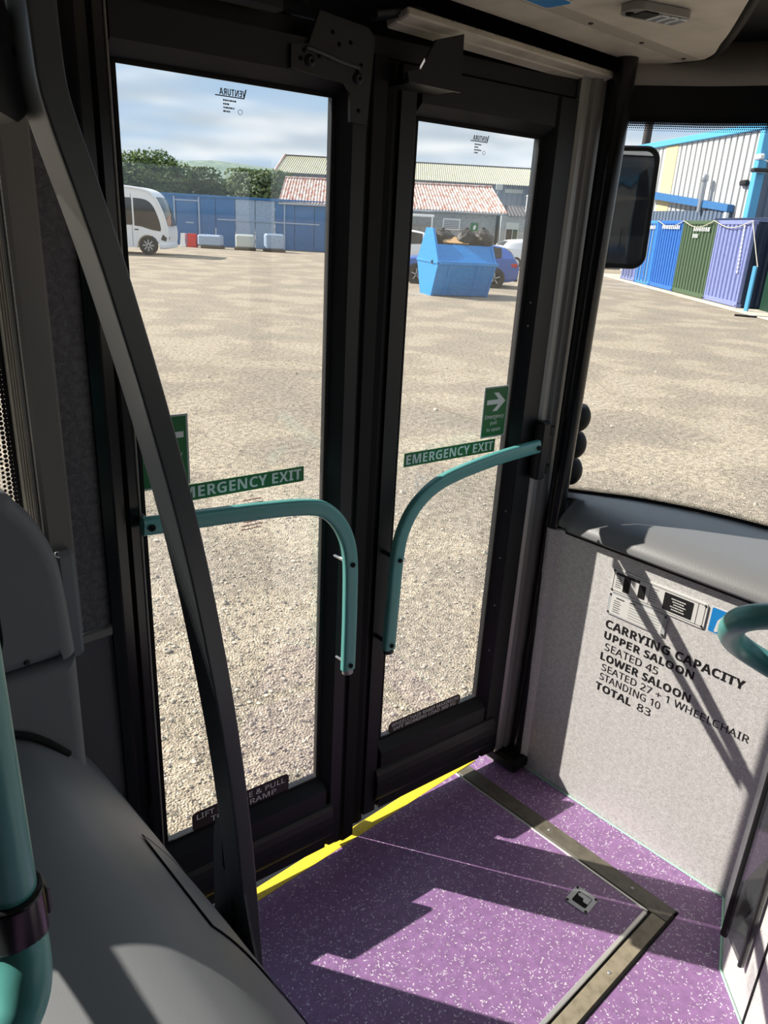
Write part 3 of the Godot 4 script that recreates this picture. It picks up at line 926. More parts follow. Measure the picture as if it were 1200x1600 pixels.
	put("bead", mb().tube([Vector3(1.806, 0.001, -1.12), Vector3(1.804, 0.001, -0.75), Vector3(1.806, 0.001, -0.437)], 0.0032, 0.002, 8), M.mint, sl)
	put("bead", mb().tube([Vector3(1.806, 0.001, -0.437), Vector3(1.586, 0.001, -0.347), Vector3(1.486, 0.001, -0.253), Vector3(1.24, 0.001, -0.013)], 0.0032, 0.002, 8), M.mint, sl)

# ---------------------------------------------------------------- dash and cab side
func build_dash() -> void:
	var p := thing("kick_panel", "speckled pale grey panel lettered with the carrying capacity", "panel", Vector3(1.81, 0, -0.78))
	var o := -p.position
	var fr := Transform3D(Basis.IDENTITY, o)
	put("board", mb().box(Vector3(1.81, 0.0, -1.16), Vector3(1.83, 0.872, -0.42), 0.0, fr), M.melamine, p)
	put("corner_curve", mb().tube([Vector3(1.825, 0.0, -1.15) + o, Vector3(1.825, 0.87, -1.15) + o], 0.03, 0.03, 16), M.melamine, p)
	var rt := Vector3(0, 0, 1)
	var up := Vector3.UP
	for l in [["CARRYING CAPACITY", true, -0.930, 0.632, 0.404, 0.027], ["UPPER SALOON", true, -0.928, 0.596, 0.274, 0.024], ["SEATED 45", false, -0.920, 0.560, 0.169, 0.024], ["LOWER SALOON", true, -0.928, 0.525, 0.279, 0.025], ["SEATED 27 + 1 WHEELCHAIR", false, -0.918, 0.4925, 0.435, 0.0225], ["STANDING 10", false, -0.919, 0.460, 0.194, 0.0235]]:
		text("capacity_line", l[0], l[1], M.ink, p, Vector3(1.8099, l[3], l[2]) + o, rt, up, l[4], l[5], 0.0005)
	text("capacity_line", "TOTAL", true, M.ink, p, Vector3(1.8099, 0.423, -0.927) + o, rt, up, 0.118, 0.025, 0.0005)
	text("capacity_line", "83", false, M.ink, p, Vector3(1.8099, 0.423, -0.789) + o, rt, up, 0.042, 0.025, 0.0005)
	# data plates
	var face := func(z0, y0, z1, y1, x0, x1, r) -> MB:
		return mb().prism(rounded(z0, y0, z1, y1, r), -x0, -x1, Transform3D(Basis(Vector3(0, 0, 1), Vector3.UP, Vector3(-1, 0, 0)), Vector3.ZERO))
	var a := thing("data_plate", "long white data plate with black blocks above the lettering", "plate", Vector3(1.808, 0.787, -0.796))
	var ao: Vector3 = -a.position
	var pf := func(node: Node3D, called: String, z0, y0, z1, y1, x, m, r := 0.002) -> void:
		var b: MB = face.call(z0, y0, z1, y1, x + 0.0008, x, r)
		var me := put(called, b, m, node)
		me.position = ao
	put("base_sheet", face.call(-0.934, 0.751, -0.658, 0.823, 1.8095, 1.8065, 0.006), M.plate, a).position = ao
	var line := mb()
	for q in [[-0.929, 0.756, -0.663, 0.757], [-0.929, 0.817, -0.663, 0.818], [-0.929, 0.756, -0.928, 0.818], [-0.664, 0.756, -0.663, 0.818], [-0.818, 0.757, -0.817, 0.817], [-0.683, 0.757, -0.682, 0.817]]:
		line.box(Vector3(1.8060, q[1], q[0]), Vector3(1.8066, q[3], q[2]))
	put("printed_lines", line, M.ink, a).position = ao
	pf.call(a, "black_block", -0.922, 0.806, -0.850, 0.814, 1.8056, M.ink)
	pf.call(a, "black_block", -0.897, 0.762, -0.877, 0.808, 1.8056, M.ink)
	pf.call(a, "black_block", -0.851, 0.764, -0.830, 0.803, 1.8056, M.ink)
	pf.call(a, "black_block", -0.776, 0.762, -0.695, 0.812, 1.8056, M.ink)
	var wl := mb()
	var r := RandomNumberGenerator.new()
	r.seed = 8
	for k in 5:
		var z0 := -0.755 + 0.004 * (k % 3)
		while z0 < -0.715 - 0.004 * (k % 2):
			var l := r.randf_range(0.002, 0.006)
			wl.box(Vector3(1.8052, 0.799 - k * 0.0075, z0), Vector3(1.8057, 0.802 - k * 0.0075, z0 + l))
			z0 += l + 0.001
	print_part(wl, M.plate, a).position = ao
	var dl := mb()
	for k in 6:
		dl.box(Vector3(1.806, 0.769 + k * 0.0065, -0.921), Vector3(1.8066, 0.7705 + k * 0.0065, -0.903 - 0.002 * (k % 2)))
		dl.box(Vector3(1.806, 0.769 + k * 0.0075, -0.814), Vector3(1.8066, 0.7702 + k * 0.0075, -0.797 + 0.003 * (k % 2)))
	print_part(dl, M.ink, a).position = ao
	for q in [[-0.929, 0.817], [-0.929, 0.757], [-0.664, 0.817], [-0.664, 0.757]]:
		put("rivet", mb().lathe([Vector2(0.0035, 0.0), Vector2(0.003, 0.0015), Vector2(0, 0.002)], Transform3D(Basis(Vector3.BACK, PI / 2), Vector3(1.8065, q[1], q[0])), 10), M.dark_metal, a).position = ao
	var b2 := thing("data_plate", "smaller silver data plate with faint print under the long one", "plate", Vector3(1.808, 0.714, -0.845))
	var bo: Vector3 = -b2.position
	put("base_sheet", face.call(-0.934, 0.680, -0.755, 0.747, 1.8095, 1.8065, 0.006), M.plate_grey, b2).position = bo
	put("label_area", face.call(-0.925, 0.684, -0.765, 0.744, 1.8065, 1.806, 0.002), M.plate, b2).position = bo
	var fl := mb()
	for k in 6:
		fl.box(Vector3(1.8055, 0.692 + k * 0.008, -0.868), Vector3(1.806, 0.6926 + k * 0.008, -0.774))
		fl.box(Vector3(1.8055, 0.692 + k * 0.0068, -0.916), Vector3(1.806, 0.6935 + k * 0.0068, -0.893 - 0.004 * (k % 2)))
	fl.box(Vector3(1.8055, 0.735, -0.91), Vector3(1.806, 0.738, -0.885))
	fl.box(Vector3(1.8055, 0.737, -0.868), Vector3(1.806, 0.74, -0.85))
	print_part(fl, M.dark_metal, b2).position = bo
	for q in [[-0.929, 0.741], [-0.929, 0.686], [-0.760, 0.741], [-0.760, 0.686]]:
		put("rivet", mb().lathe([Vector2(0.0035, 0.0), Vector2(0.003, 0.0015), Vector2(0, 0.002)], Transform3D(Basis(Vector3.BACK, PI / 2), Vector3(1.8065, q[1], q[0])), 10), M.dark_metal, b2).position = bo
	var bs := thing("mandatory_sticker", "small blue sticker with white edge right of the data plate", "sticker", Vector3(1.808, 0.787, -0.615))
	var so: Vector3 = -bs.position
	put("white_edge", face.call(-0.650, 0.750, -0.575, 0.824, 1.8098, 1.8090, 0.004), M.plate, bs).position = so
	put("blue_field", face.call(-0.647, 0.753, -0.578, 0.821, 1.8090, 1.8086, 0.003), M.blue_sign, bs).position = so
	put("white_figure", mb().prism(PackedVector2Array([Vector2(-0.632, 0.757), Vector2(-0.624, 0.757), Vector2(-0.608, 0.79), Vector2(-0.594, 0.80), Vector2(-0.598, 0.813), Vector2(-0.616, 0.808), Vector2(-0.628, 0.79)]), -1.8086, -1.8082, Transform3D(Basis(Vector3(0, 0, 1), Vector3.UP, Vector3(-1, 0, 0)), Vector3.ZERO)), M.plate, bs).position = so

	# padded dash top between the windscreen and the panel
	var d := thing("dashboard", "padded dark grey dashboard top below the windscreen", "dashboard", Vector3(1.95, 0.85, -0.5))
	var oo: Vector3 = -d.position
	var cur := screen_curve()
	var rows := []
	for i in cur.size():
		var c: Vector3 = cur[i]
		if c.z > 0.75:
			break
		var zin := clampf(c.z, -1.13, 0.75)
		var near := 1.782 + (0.02 if c.z < -1.1 else 0.0)
		var row := PackedVector3Array()
		var yt := 0.947
		for q in [[c.x - 0.004, yt - 0.002, c.z], [lerpf(near, c.x, 0.75), yt + 0.008, lerpf(zin, c.z, 0.7)], [lerpf(near, c.x, 0.45), yt + 0.008, lerpf(zin, c.z, 0.4)], [near + 0.075, yt + 0.002, lerpf(zin, c.z, 0.2)], [near + 0.035, yt - 0.016, zin], [near + 0.01, yt - 0.036, zin], [near, yt - 0.056, zin], [near + 0.004, yt - 0.064, zin], [near + 0.018, yt - 0.067, zin], [near + 0.06, yt - 0.067, zin]]:
			row.append(Vector3(q[0], q[1], q[2]) + oo)
		rows.append(row)
	put("padded_top", mb().grid(rows, false, false, true), M.dash, d)
	var cap := mb()
	var first: PackedVector3Array = rows[0]
	for k in range(1, first.size() - 1):
		cap.tri(first[0], first[k + 1], first[k])
	put("end_cap", cap, M.dash, d)
	put("lower_lip", mb().box(Vector3(1.793, 0.872, -1.10), Vector3(1.83, 0.882, 0.7), 0.003, Transform3D(Basis.IDENTITY, oo)), M.rubber, d)

	# cab partition with its smoked corner guard
	var c := thing("cab_partition", "speckled pale cab partition turning toward the aisle at right", "partition", Vector3(1.55, 0, -0.3))
	var co: Vector3 = -c.position
	var wall := func(a0: Vector2, a1: Vector2, y0: float, y1: float, th: float) -> MB:
		var t := (a1 - a0).normalized()
		var nn := Vector2(-t.y, t.x) * th
		if nn.dot(Vector2(1, 1)) < 0:
			nn = -nn
		return mb().prism(PackedVector2Array([a0, a1, a1 + nn, a0 + nn]), -y0, -y1, Transform3D(Basis(Vector3(1, 0, 0), Vector3(0, 0, 1), Vector3(0, -1, 0)), co))
	put("return_panel", wall.call(Vector2(1.812, -0.436), Vector2(1.59, -0.345), 0.0, 1.0, 0.02), M.melamine, c)
	put("corner_panel", wall.call(Vector2(1.59, -0.345), Vector2(1.49, -0.25), 0.0, 1.0, 0.02), M.melamine, c)
	put("door_panel", wall.call(Vector2(1.49, -0.25), Vector2(0.95, 0.27), 0.0, 1.0, 0.03), M.melamine, c)
	put("panel_joint", wall.call(Vector2(1.4885, -0.2525), Vector2(1.485, -0.249), 0.0, 1.0, 0.004), M.rubber, c)
	var kr := put("kick_rail", wall.call(Vector2(1.47, -0.236), Vector2(0.95, 0.265), 0.09, 0.10, 0.012), M.plate, c)
	kr.set_meta("label", "thin white horizontal rail")
	var g := put("corner_guard", wall.call(Vector2(1.586, -0.360), Vector2(1.515, -0.292), 0.12, 1.05, 0.006), M.smoke, c)
	g.set_meta("label", "smoked plastic corner guard")
	put("guard_edge", mb().tube([Vector3(1.590, 0.10, -0.362) + co, Vector3(1.590, 1.05, -0.362) + co], 0.009, 0.006, 10), M.rubber, c)
	put("guard_edge", mb().tube([Vector3(1.517, 0.12, -0.296) + co, Vector3(1.517, 1.05, -0.296) + co], 0.005, 0.005, 8), M.dark_metal, c)

# ---------------------------------------------------------------- front
func build_front() -> void:
	var cur := screen_curve()
	var w := structure("wall_front", "front body skin under the windscreen", "wall")
	put("skin", mb().grid(sweep_curve(cur, -0.28, 0.945, 0.03)), M.white_paint, w)
	put("inner_skin", mb().grid(sweep_curve(cur, -0.28, 0.945, -0.03), false, false, true), M.black, w)
	var s := structure("window_1", "wide curved windscreen with dotted black border", "window")
	put("pane", mb().grid(sweep_curve(cur, 0.945, 1.99, 0.0)), M.glass_clean, s)
	for q in [[0.945, 0.953, 0], [1.974, 1.99, 0]]:
		put("black_border", mb().grid(sweep_curve(cur, q[0], q[1], -0.002)), M.ink, s)
	# rows of frit dots along the top and the bottom edge
	for q in [[1.974, 1.953], [0.953, 0.970]]:
		var b := mb()
		var dist := 0.0
		for i in cur.size() - 1:
			var t0: Vector3 = cur[i]
			var t1: Vector3 = cur[i + 1]
			var l := t0.distance_to(t1)
			var v0 := dist / 0.020
			var v1 := (dist + l) / 0.020
			var inw := (t1 - t0).normalized().cross(Vector3.UP) * 0.003
			var a := t0 + inw
			var c := t1 + inw
			var y0: float = q[0]
			var y1: float = q[1]
			var nn := -inw.normalized()
			b.tri_n(a + Vector3(0, y0, 0), c + Vector3(0, y0, 0), c + Vector3(0, y1, 0), nn, nn, nn, Vector2(1, v0), Vector2(1, v1), Vector2(0, v1))
			b.tri_n(a + Vector3(0, y0, 0), c + Vector3(0, y1, 0), a + Vector3(0, y1, 0), nn, nn, nn, Vector2(1, v0), Vector2(0, v1), Vector2(0, v0))
			dist += l
		put("dot_border", b, dots(true), s)
	# black tube pillar at the end of the jamb
	var p := structure("trim_7", "black tubular pillar between door jamb and windscreen", "pillar")
	put("tube", mb().tube([Vector3(1.812, 0.0, -1.162), Vector3(1.825, 0.9, -1.159), Vector3(1.842, 2.2, -1.152)], 0.0255, 0.0255, 20), M.black_gloss, p)
	put("weather_strip", mb().tube([Vector3(1.848, 0.0, -1.168), Vector3(1.872, 0.95, -1.182), Vector3(1.888, 2.1, -1.182)], 0.012, 0.012, 12), M.rubber, p)
	put("outer_post", mb().tube([Vector3(1.85, -0.25, -1.245), Vector3(1.86, 0.95, -1.245), Vector3(1.875, 2.15, -1.24)], 0.045, 0.03, 16), M.black, p)
	put("added_gap_block", mb().box(Vector3(1.80, 2.06, -1.36), Vector3(1.99, 2.2, -1.19), 0.004), M.black, p)  # added to stop daylight leaking past the end of the header
	put("foot_gaiter", mb().box(Vector3(1.74, 0.0, -1.26), Vector3(1.84, 0.05, -1.12), 0.012), M.rubber, p)
	# header over the windscreen and its cream cowl
	var h := structure("trim_8", "dark windscreen header under a cream moulded cowl", "header")
	put("band", mb().grid(sweep_curve(cur, 1.985, 2.055, -0.03), false, false, true), M.black, h)
	put("outer_band", mb().grid(sweep_curve(cur, 1.992, 2.4, 0.02)), M.white_paint, h)
	put("lower_edge", mb().grid(sweep_curve(cur, 1.985, 1.986, 0.02)), M.black, h)
	var rows := []
	for i in cur.size():
		var t: Vector3 = (cur[mini(i + 1, cur.size() - 1)] - cur[maxi(i - 1, 0)]).normalized()
		var inw := -t.cross(Vector3.UP) * -1.0
		var c: Vector3 = cur[i]
		var row := PackedVector3Array()
		for q in [[0.028, 2.052], [0.04, 2.065], [0.045, 2.085], [0.035, 2.115], [0.0, 2.15], [-0.06, 2.2]]:
			row.append(c + inw * q[0] + Vector3(0, q[1], 0))
		rows.append(row)
	put("cowl", mb().grid(rows, false, false, true), M.cream_dark, h)

# ---------------------------------------------------------------- ceiling
func build_ceiling() -> void:
	var c := structure("ceiling", "cream moulded ceiling panel above the entrance", "ceiling")
	var plan := PackedVector2Array([Vector2(-0.2, -1.17), Vector2(1.945, -1.17), Vector2(1.95, -1.03)])
	for q in spline([Vector3(1.945, -1.01, 0), Vector3(1.90, -0.965, 0), Vector3(1.823, -0.916, 0), Vector3(1.727, -0.852, 0), Vector3(1.527, -0.729, 0), Vector3(1.2, -0.53, 0), Vector3(0.9, -0.36, 0)], 4):
		plan.append(Vector2(q.x, q.y))
	plan.append(Vector2(-0.2, 0.2))
	var down := Transform3D(Basis(Vector3(1, 0, 0), Vector3(0, 0, 1), Vector3(0, -1, 0)), Vector3.ZERO)
	put("access_panel", mb().prism(plan, -2.155, -2.10, down), M.cream, c)
	put("dark_groove_strip", mb().box(Vector3(-0.2, 2.0985, -1.062), Vector3(1.94, 2.103, -1.02), 0.001), M.cream_dark, c)  # strip coloured darker in place of a sunken groove
	put("dark_recess", mb().box(Vector3(-0.2, 2.156, -1.30), Vector3(2.2, 2.161, 1.25)), M.black, c)  # black sheet so the recess above the panel looks dark
	put("saloon_ceiling", mb().box(Vector3(-3.06, 2.162, -1.36), Vector3(2.3, 2.26, 1.31)), M.cream_dark, c)
	put("edge_seal", mb().tube(spline([Vector3(1.95, 2.112, -1.17), Vector3(1.957, 2.112, -1.02), Vector3(1.91, 2.112, -0.958), Vector3(1.832, 2.112, -0.905), Vector3(1.735, 2.112, -0.842), Vector3(1.535, 2.112, -0.718), Vector3(1.2, 2.112, -0.52)], 5), 0.012, 0.012, 10), M.rubber, c)
	for x in [1.507, 1.71, 1.905]:
		put("ceiling_screw", mb().lathe([Vector2(0.006, 0.0), Vector2(0.005, -0.002), Vector2(0, -0.003)], Transform3D(Basis.IDENTITY, Vector3(x, 2.0985, -1.042)), 10), M.dark_metal, c)
	# door pelmet: two cream boards with a joint
	var p := structure("trim_9", "two narrow cream boards above the front door leaf", "pelmet")
	for q in [[-1.238, -1.2075], [-1.2055, -1.176]]:
		put("board", mb().box(Vector3(1.12, -0.004, q[0] + 1.207), Vector3(1.83, 0.012, q[1] + 1.207), 0.003, Transform3D(Basis(Vector3.RIGHT, -0.25), Vector3(0, 2.054, -1.207))), M.cream, p)
	# brush strip closing the gap over the doors
	var bt := thing("brush_strip", "black bristle brush strip in the gap over the doors", "brush", Vector3(1.5, 2.1, -1.19))
	var bo: Vector3 = -bt.position
	put("holder", mb().box(Vector3(1.0, 2.105, -1.215), Vector3(1.86, 2.14, -1.172), 0.003, Transform3D(Basis.IDENTITY, bo)), M.black, bt)
	var r := RandomNumberGenerator.new()
	r.seed = 6
	var br := mb()
	for k in 900:
		var x := 1.0 + 0.85 * k / 900.0
		var a := Vector3(x, 2.106, -1.185 + r.randf_range(-0.010, 0.010)) + bo
		var e := a + Vector3(r.randf_range(-0.008, 0.008), -0.028 - r.randf() * 0.012, r.randf_range(-0.012, 0.012))
		br.quad(a, a + Vector3(0.0014, 0, 0), e + Vector3(0.0006, 0, 0), e)
		br.quad(a, a + Vector3(0, 0, 0.0014), e + Vector3(0, 0, 0.0006), e)
	var bristles := put("bristles", br, M.rubber, bt)
	bristles.set_meta("kind", "stuff")
	# courtesy lamp and a blue sticker
	var l := thing("ceiling_lamp", "grey oval courtesy lamp with ribbed lens in the ceiling", "lamp", Vector3(1.485, 2.099, -0.885))
	put("bezel", mb().prism(rounded(-0.115, -0.05, 0.115, 0.05, 0.045, 8), -0.022, 0.0, Transform3D(Basis(Vector3(1, 0, 0), Vector3(0, 0, 1), Vector3(0, -1, 0)), Vector3(0, -0.022, 0))), M.alu, l)
	for k in 3:
		put("lens", mb().box(Vector3(-0.005 + k * 0.036, -0.027, -0.035), Vector3(0.027 + k * 0.036, -0.02, 0.035), 0.003), M.lamp_clear, l)
	for k in 7:
		put("rib", mb().box(Vector3(-0.07 + k * 0.008, -0.0265, -0.03), Vector3(-0.066 + k * 0.008, -0.021, 0.04), 0.001), M.dark_metal, l)
	put("switch", mb().lathe([Vector2(0.013, -0.022), Vector2(0.012, -0.028), Vector2(0, -0.03)], Transform3D(Basis.IDENTITY, Vector3(-0.088, 0, -0.01)), 14), M.pit, l)
	l.rotation_degrees.y = -20
	l.scale = Vector3(0.62, 0.6, 0.62)
	var bl := thing("ceiling_sticker", "blue and white sticker on the cream ceiling edge", "sticker", Vector3(1.315, 2.099, -1.005))
	var fl := Transform3D(Basis(Vector3(1, 0, 0), Vector3(0, 0, 1), Vector3(0, -1, 0)), Vector3.ZERO)
	put("white_edge", mb().prism(rounded(-0.05, -0.045, 0.05, 0.022, 0.012), 0.0, 0.0015, fl), M.plate, bl)
	put("blue_field", mb().prism(rounded(-0.046, -0.041, 0.046, 0.018, 0.01), 0.0015, 0.002, fl), M.blue_sign, bl)

# ---------------------------------------------------------------- lining and wheel arch on the left
func arch_profile() -> Array:
	return spline([Vector3(-0.62, 0.30, 0), Vector3(-0.5, 0.52, 0), Vector3(-0.35, 0.72, 0), Vector3(-0.15, 0.84, 0), Vector3(0.05, 0.868, 0), Vector3(0.2, 0.862, 0), Vector3(0.273, 0.842, 0), Vector3(0.32, 0.808, 0), Vector3(0.373, 0.748, 0), Vector3(0.44, 0.638, 0), Vector3(0.518, 0.47, 0), Vector3(0.598, 0.28, 0), Vector3(0.655, 0.11, 0), Vector3(0.688, 0.0, 0)], 5)

func build_left() -> void:
	var a := thing("wheel_arch_cover", "smooth grey moulded wheel arch cover beside the doors", "wheel arch", Vector3(0.1, 0, -0.85))
	var o := -a.position
	var prof := arch_profile()
	var rows := []
	for p in prof:
		var row := PackedVector3Array()
		for k in 11:
			var z := lerpf(-1.30, -0.46, k / 10.0)
			row.append(Vector3(p.x, p.y, z) + o)
		# rounded shoulder to the inner side
		for k in range(1, 6):
			var an := PI / 2 * k / 5.0
			row.append(Vector3(p.x, maxf(p.y - 0.05 * (1 - cos(an)), 0.0), -0.46 + 0.05 * sin(an)) + o)
		row.append(Vector3(p.x, 0.0, -0.41) + o)
		rows.append(row)
	put("shell", mb().grid(rows, false, false, true), M.arch, a)
	# access flap let into the shell
	var lid := []
	var rim := []
	for p in prof:
		if p.x < 0.395 or p.x > 0.60:
			continue
		var row := PackedVector3Array()
		for k in 9:
			row.append(Vector3(p.x, p.y, lerpf(-0.965, -0.735, k / 8.0)) + Vector3(0.0025, 0.0016, 0) + o)
		lid.append(row)
	put("access_flap", mb().grid(lid, false, false, true), M.arch, a)
	var loop := []
	for row in lid:
		loop.append(row[0])
	for k in range(1, 9):
		loop.append(lid[-1][k])
	for i in range(lid.size() - 2, -1, -1):
		loop.append(lid[i][8])
	for k in range(7, -1, -1):
		loop.append(lid[0][k])
	put("flap_gap", mb().tube(loop, 0.0008, 0.0008, 6), M.pit, a)
	put("floor_flange", mb().box(Vector3(0.685, 0.0, -1.0), Vector3(0.70, 0.012, -0.41), 0.003, Transform3D(Basis.IDENTITY, o)), M.arch, a)

	# moulded side casing over the arch
	var c := thing("side_casing", "dark grey moulded casing with rounded top above the wheel arch", "casing", Vector3(-0.2, 0.8, -1.25))
	var co: Vector3 = -c.position
	var out := PackedVector2Array()
	for q in spline([Vector3(-0.15, 1.345, 0), Vector3(0.05, 1.335, 0), Vector3(0.2, 1.313, 0), Vector3(0.313, 1.279, 0), Vector3(0.342, 1.250, 0), Vector3(0.366, 1.214, 0), Vector3(0.39, 1.15, 0), Vector3(0.399, 1.08, 0), Vector3(0.405, 0.96, 0)], 5):  # rear top is out of view, raised to shade the wheel arch
		out.append(Vector2(q.x, q.y))
	out.append(Vector2(0.4055, 0.957))
	out.append(Vector2(-1.2, 0.957))
	out.append(Vector2(-1.2, 1.345))
	rounded_slab(c, "upper_casing", out, -1.30, -1.18, 0.028, co, M.arch)
	var low := PackedVector2Array([Vector2(-1.2, 0.70), Vector2(0.403, 0.70), Vector2(0.4055, 0.953), Vector2(-1.2, 0.953)])
	rounded_slab(c, "lower_casing", low, -1.30, -1.182, 0.026, co, M.arch)
	var lp := []
	for q in rounded(0.02, 0.985, 0.284, 1.18, 0.05, 6):
		lp.append(Vector3(q.x, q.y, -1.179) + co)
	lp.append(lp[0])
	put("panel_gap", mb().tube(lp, 0.004, 0.003, 8), M.pit, c)
	put("screw", mb().lathe([Vector2(0.0055, 0.0), Vector2(0.0045, 0.002), Vector2(0.002, 0.002), Vector2(0, 0.001)], Transform3D(Basis(Vector3.RIGHT, PI / 2), Vector3(0.318, 0.975, -1.18) + co), 10), M.dark_metal, c)
	put("arch_gap", mb().tube(spline([Vector3(0.2, 0.868, -1.175) + co, Vector3(0.273, 0.852, -1.175) + co, Vector3(0.32, 0.82, -1.175) + co, Vector3(0.365, 0.765, -1.175) + co], 5), 0.008, 0.006, 8), M.pit, c)  # black tube drawn for the dark gap between casing and arch
	put("corner_trim", mb().box(Vector3(0.409, 0.90, -1.30), Vector3(0.445, 1.12, -1.26), 0.008, Transform3D(Basis.IDENTITY, co)), M.arch, c)

	# slanting post
	var s := thing("slanting_post", "slanting dark grey metal post rising from the floor to the ceiling", "post", Vector3(0.67, 0, -1.05))
	var so: Vector3 = -s.position
	var z := -1.05
	var path := []
	for q in [[0.666, 0], [0.6578, 0.1153], [0.6464, 0.3197], [0.6345, 0.5063], [0.6194, 0.6788], [0.6015, 0.8377], [0.5815, 0.9838], [0.5608, 1.1175], [0.5385, 1.2402], [0.515, 1.3526], [0.4915, 1.4554], [0.4682, 1.5495], [0.446, 1.6355], [0.423, 1.7144], [0.4012, 1.7867], [0.391, 1.83], [0.388, 1.88], [0.387, 1.95], [0.387, 2.14]]:
		path.append(Vector3(q[0], q[1], z) + so)
	path = spline(path, 4)
	put("bar", mb().tube(path, 0.018, 0.035, 64, Vector3(1, 0, 0), 14.0), M.post, s)
	# slotted foot plate
	var fr := Transform3D(Basis(Vector3(0, 0, 1), Vector3.UP, Vector3(-1, 0, 0)), so)
	var fp := PackedVector2Array()
	for q in spline([Vector3(-0.9378, 0.0168, 0), Vector3(-1.1446, 0.0168, 0), Vector3(-1.1427, 0.1101, 0), Vector3(-1.1369, 0.3534, 0), Vector3(-1.1311, 0.4496, 0), Vector3(-1.1205, 0.4881, 0), Vector3(-1.1013, 0.5121, 0), Vector3(-1.0696, 0.5150, 0), Vector3(-1.0407, 0.4852, 0), Vector3(-1.0195, 0.3823, 0), Vector3(-0.9868, 0.2573, 0), Vector3(-0.9378, 0.1130, 0), Vector3(-0.9378, 0.0168, 0)], 3):
		fp.append(Vector2(q.x, q.y))
	put("foot_plate", mb().prism(fp, -0.634, -0.628, fr), M.post, s)
	var slot_a := PackedVector2Array()
	for q in rounded(-1.0965, 0.3775, -1.0753, 0.4689, 0.008):
		slot_a.append(q)
	put("slot", mb().prism(slot_a, -0.6283, -0.6268, fr), M.pit, s)
	put("slot", mb().prism(rounded(-1.0676, 0.2236, -1.0484, 0.3102, 0.008), -0.6283, -0.6268, fr), M.pit, s)
	put("foot_flange", mb().box(Vector3(0.650, 0.0, -1.09), Vector3(0.715, 0.006, -0.99), 0.002, Transform3D(Basis.IDENTITY, so)), M.post, s)
	# upper bracket
	var ub := put("top_bracket", mb().prism(PackedVector2Array([Vector2(0.345, 1.80), Vector2(0.366, 1.79), Vector2(0.376, 1.799), Vector2(0.386, 1.838), Vector2(0.377, 1.875), Vector2(0.365, 1.92), Vector2(0.345, 1.95)]), -1.20, -1.075, Transform3D(Basis.IDENTITY, so)), M.post, s)
	put("bracket_slot", mb().box(Vector3(0.368, 1.862, -1.077), Vector3(0.383, 1.872, -1.072), 0.001, Transform3D(Basis.IDENTITY, so)), M.pit, ub)

func build_unseen_post() -> void:
	var t := thing("slanting_post", "unseen shorter bent grey post by the side window, placed to shade the wheel arch", "post", Vector3(0.17, 0.86, -1.0))  # out of view, placed to throw a strip of shadow on the wheel arch
	put("bar", mb().tube(spline([Vector3(0.0, 0.0, 0.0), Vector3(-0.16, 0.28, 0.0), Vector3(-0.22, 0.38, 0.0), Vector3(-0.26, 0.44, -0.05), Vector3(-0.28, 0.47, -0.16), Vector3(-0.28, 0.47, -0.295)], 5), 0.022, 0.03, 24, Vector3(1, 0, 0), 4.0), M.post, t)
	put("foot", mb().box(Vector3(-0.04, 0.0, -0.04), Vector3(0.05, 0.01, 0.04), 0.003), M.post, t)

func rounded_slab(parent: Node3D, called: String, poly: PackedVector2Array, z0: float, z1: float, r: float, o: Vector3, m: Material) -> void:
	# slab whose front edge is rolled over with radius r
	var rows := []
	if Geometry2D.is_polygon_clockwise(poly):
		poly.reverse()
	var cnt := poly.size()
	var nrm := []
	for k in cnt:
		var e0 := (poly[k] - poly[(k - 1 + cnt) % cnt]).normalized()
		var e1 := (poly[(k + 1) % cnt] - poly[k]).normalized()
		var n0 := Vector2(e0.y, -e0.x)
		var n1 := Vector2(e1.y, -e1.x)
		var nn := (n0 + n1).normalized()
		nrm.append(nn / maxf(nn.dot(n1), 0.5))
	var rings := [[0.0, z0], [0.0, z1 - r]]
	for k in range(1, 7):
		var a := PI / 2 * k / 6.0
		rings.append([r * (1 - cos(a)), z1 - r + r * sin(a)])
	for q in rings:
		var row := PackedVector3Array()
		for k in cnt:
			var p: Vector2 = poly[k] - nrm[k] * q[0]
			row.append(Vector3(p.x, p.y, q[1]) + o)
		rows.append(row)
	var b := mb()
	for i in rows.size() - 1:
		for k in cnt:
			var k2 := (k + 1) % cnt
			var f0 := clampf((i - 1) / 6.0, 0, 1) * PI / 2
			var f1 := clampf(i / 6.0, 0, 1) * PI / 2
			var e := (poly[k2] - poly[k]).normalized()
			var en := Vector2(e.y, -e.x)
			var na: Vector2 = nrm[k].normalized() if nrm[k].length() < 1.25 else en
			var nb: Vector2 = nrm[k2].normalized() if nrm[k2].length() < 1.25 else en
			var v00 := Vector3(na.x * cos(f0), na.y * cos(f0), sin(f0))
			var v01 := Vector3(nb.x * cos(f0), nb.y * cos(f0), sin(f0))
			var v10 := Vector3(na.x * cos(f1), na.y * cos(f1), sin(f1))
			var v11 := Vector3(nb.x * cos(f1), nb.y * cos(f1), sin(f1))
			b.tri_n(rows[i][k], rows[i][k2], rows[i + 1][k2], v00, v01, v11)
			b.tri_n(rows[i][k], rows[i + 1][k2], rows[i + 1][k], v00, v11, v10)
	var flat := PackedVector2Array()
	for k in cnt:
		flat.append(poly[k] - nrm[k] * r)
	var ids := Geometry2D.triangulate_polygon(flat)
	for k in range(0, ids.size(), 3):
		b.out_tri(Vector3(flat[ids[k]].x, flat[ids[k]].y, z1) + o, Vector3(flat[ids[k + 1]].x, flat[ids[k + 1]].y, z1) + o, Vector3(flat[ids[k + 2]].x, flat[ids[k + 2]].y, z1) + o, Vector3(0, 0, z1 - 1.0) + o)
	put(called, b, m, parent)

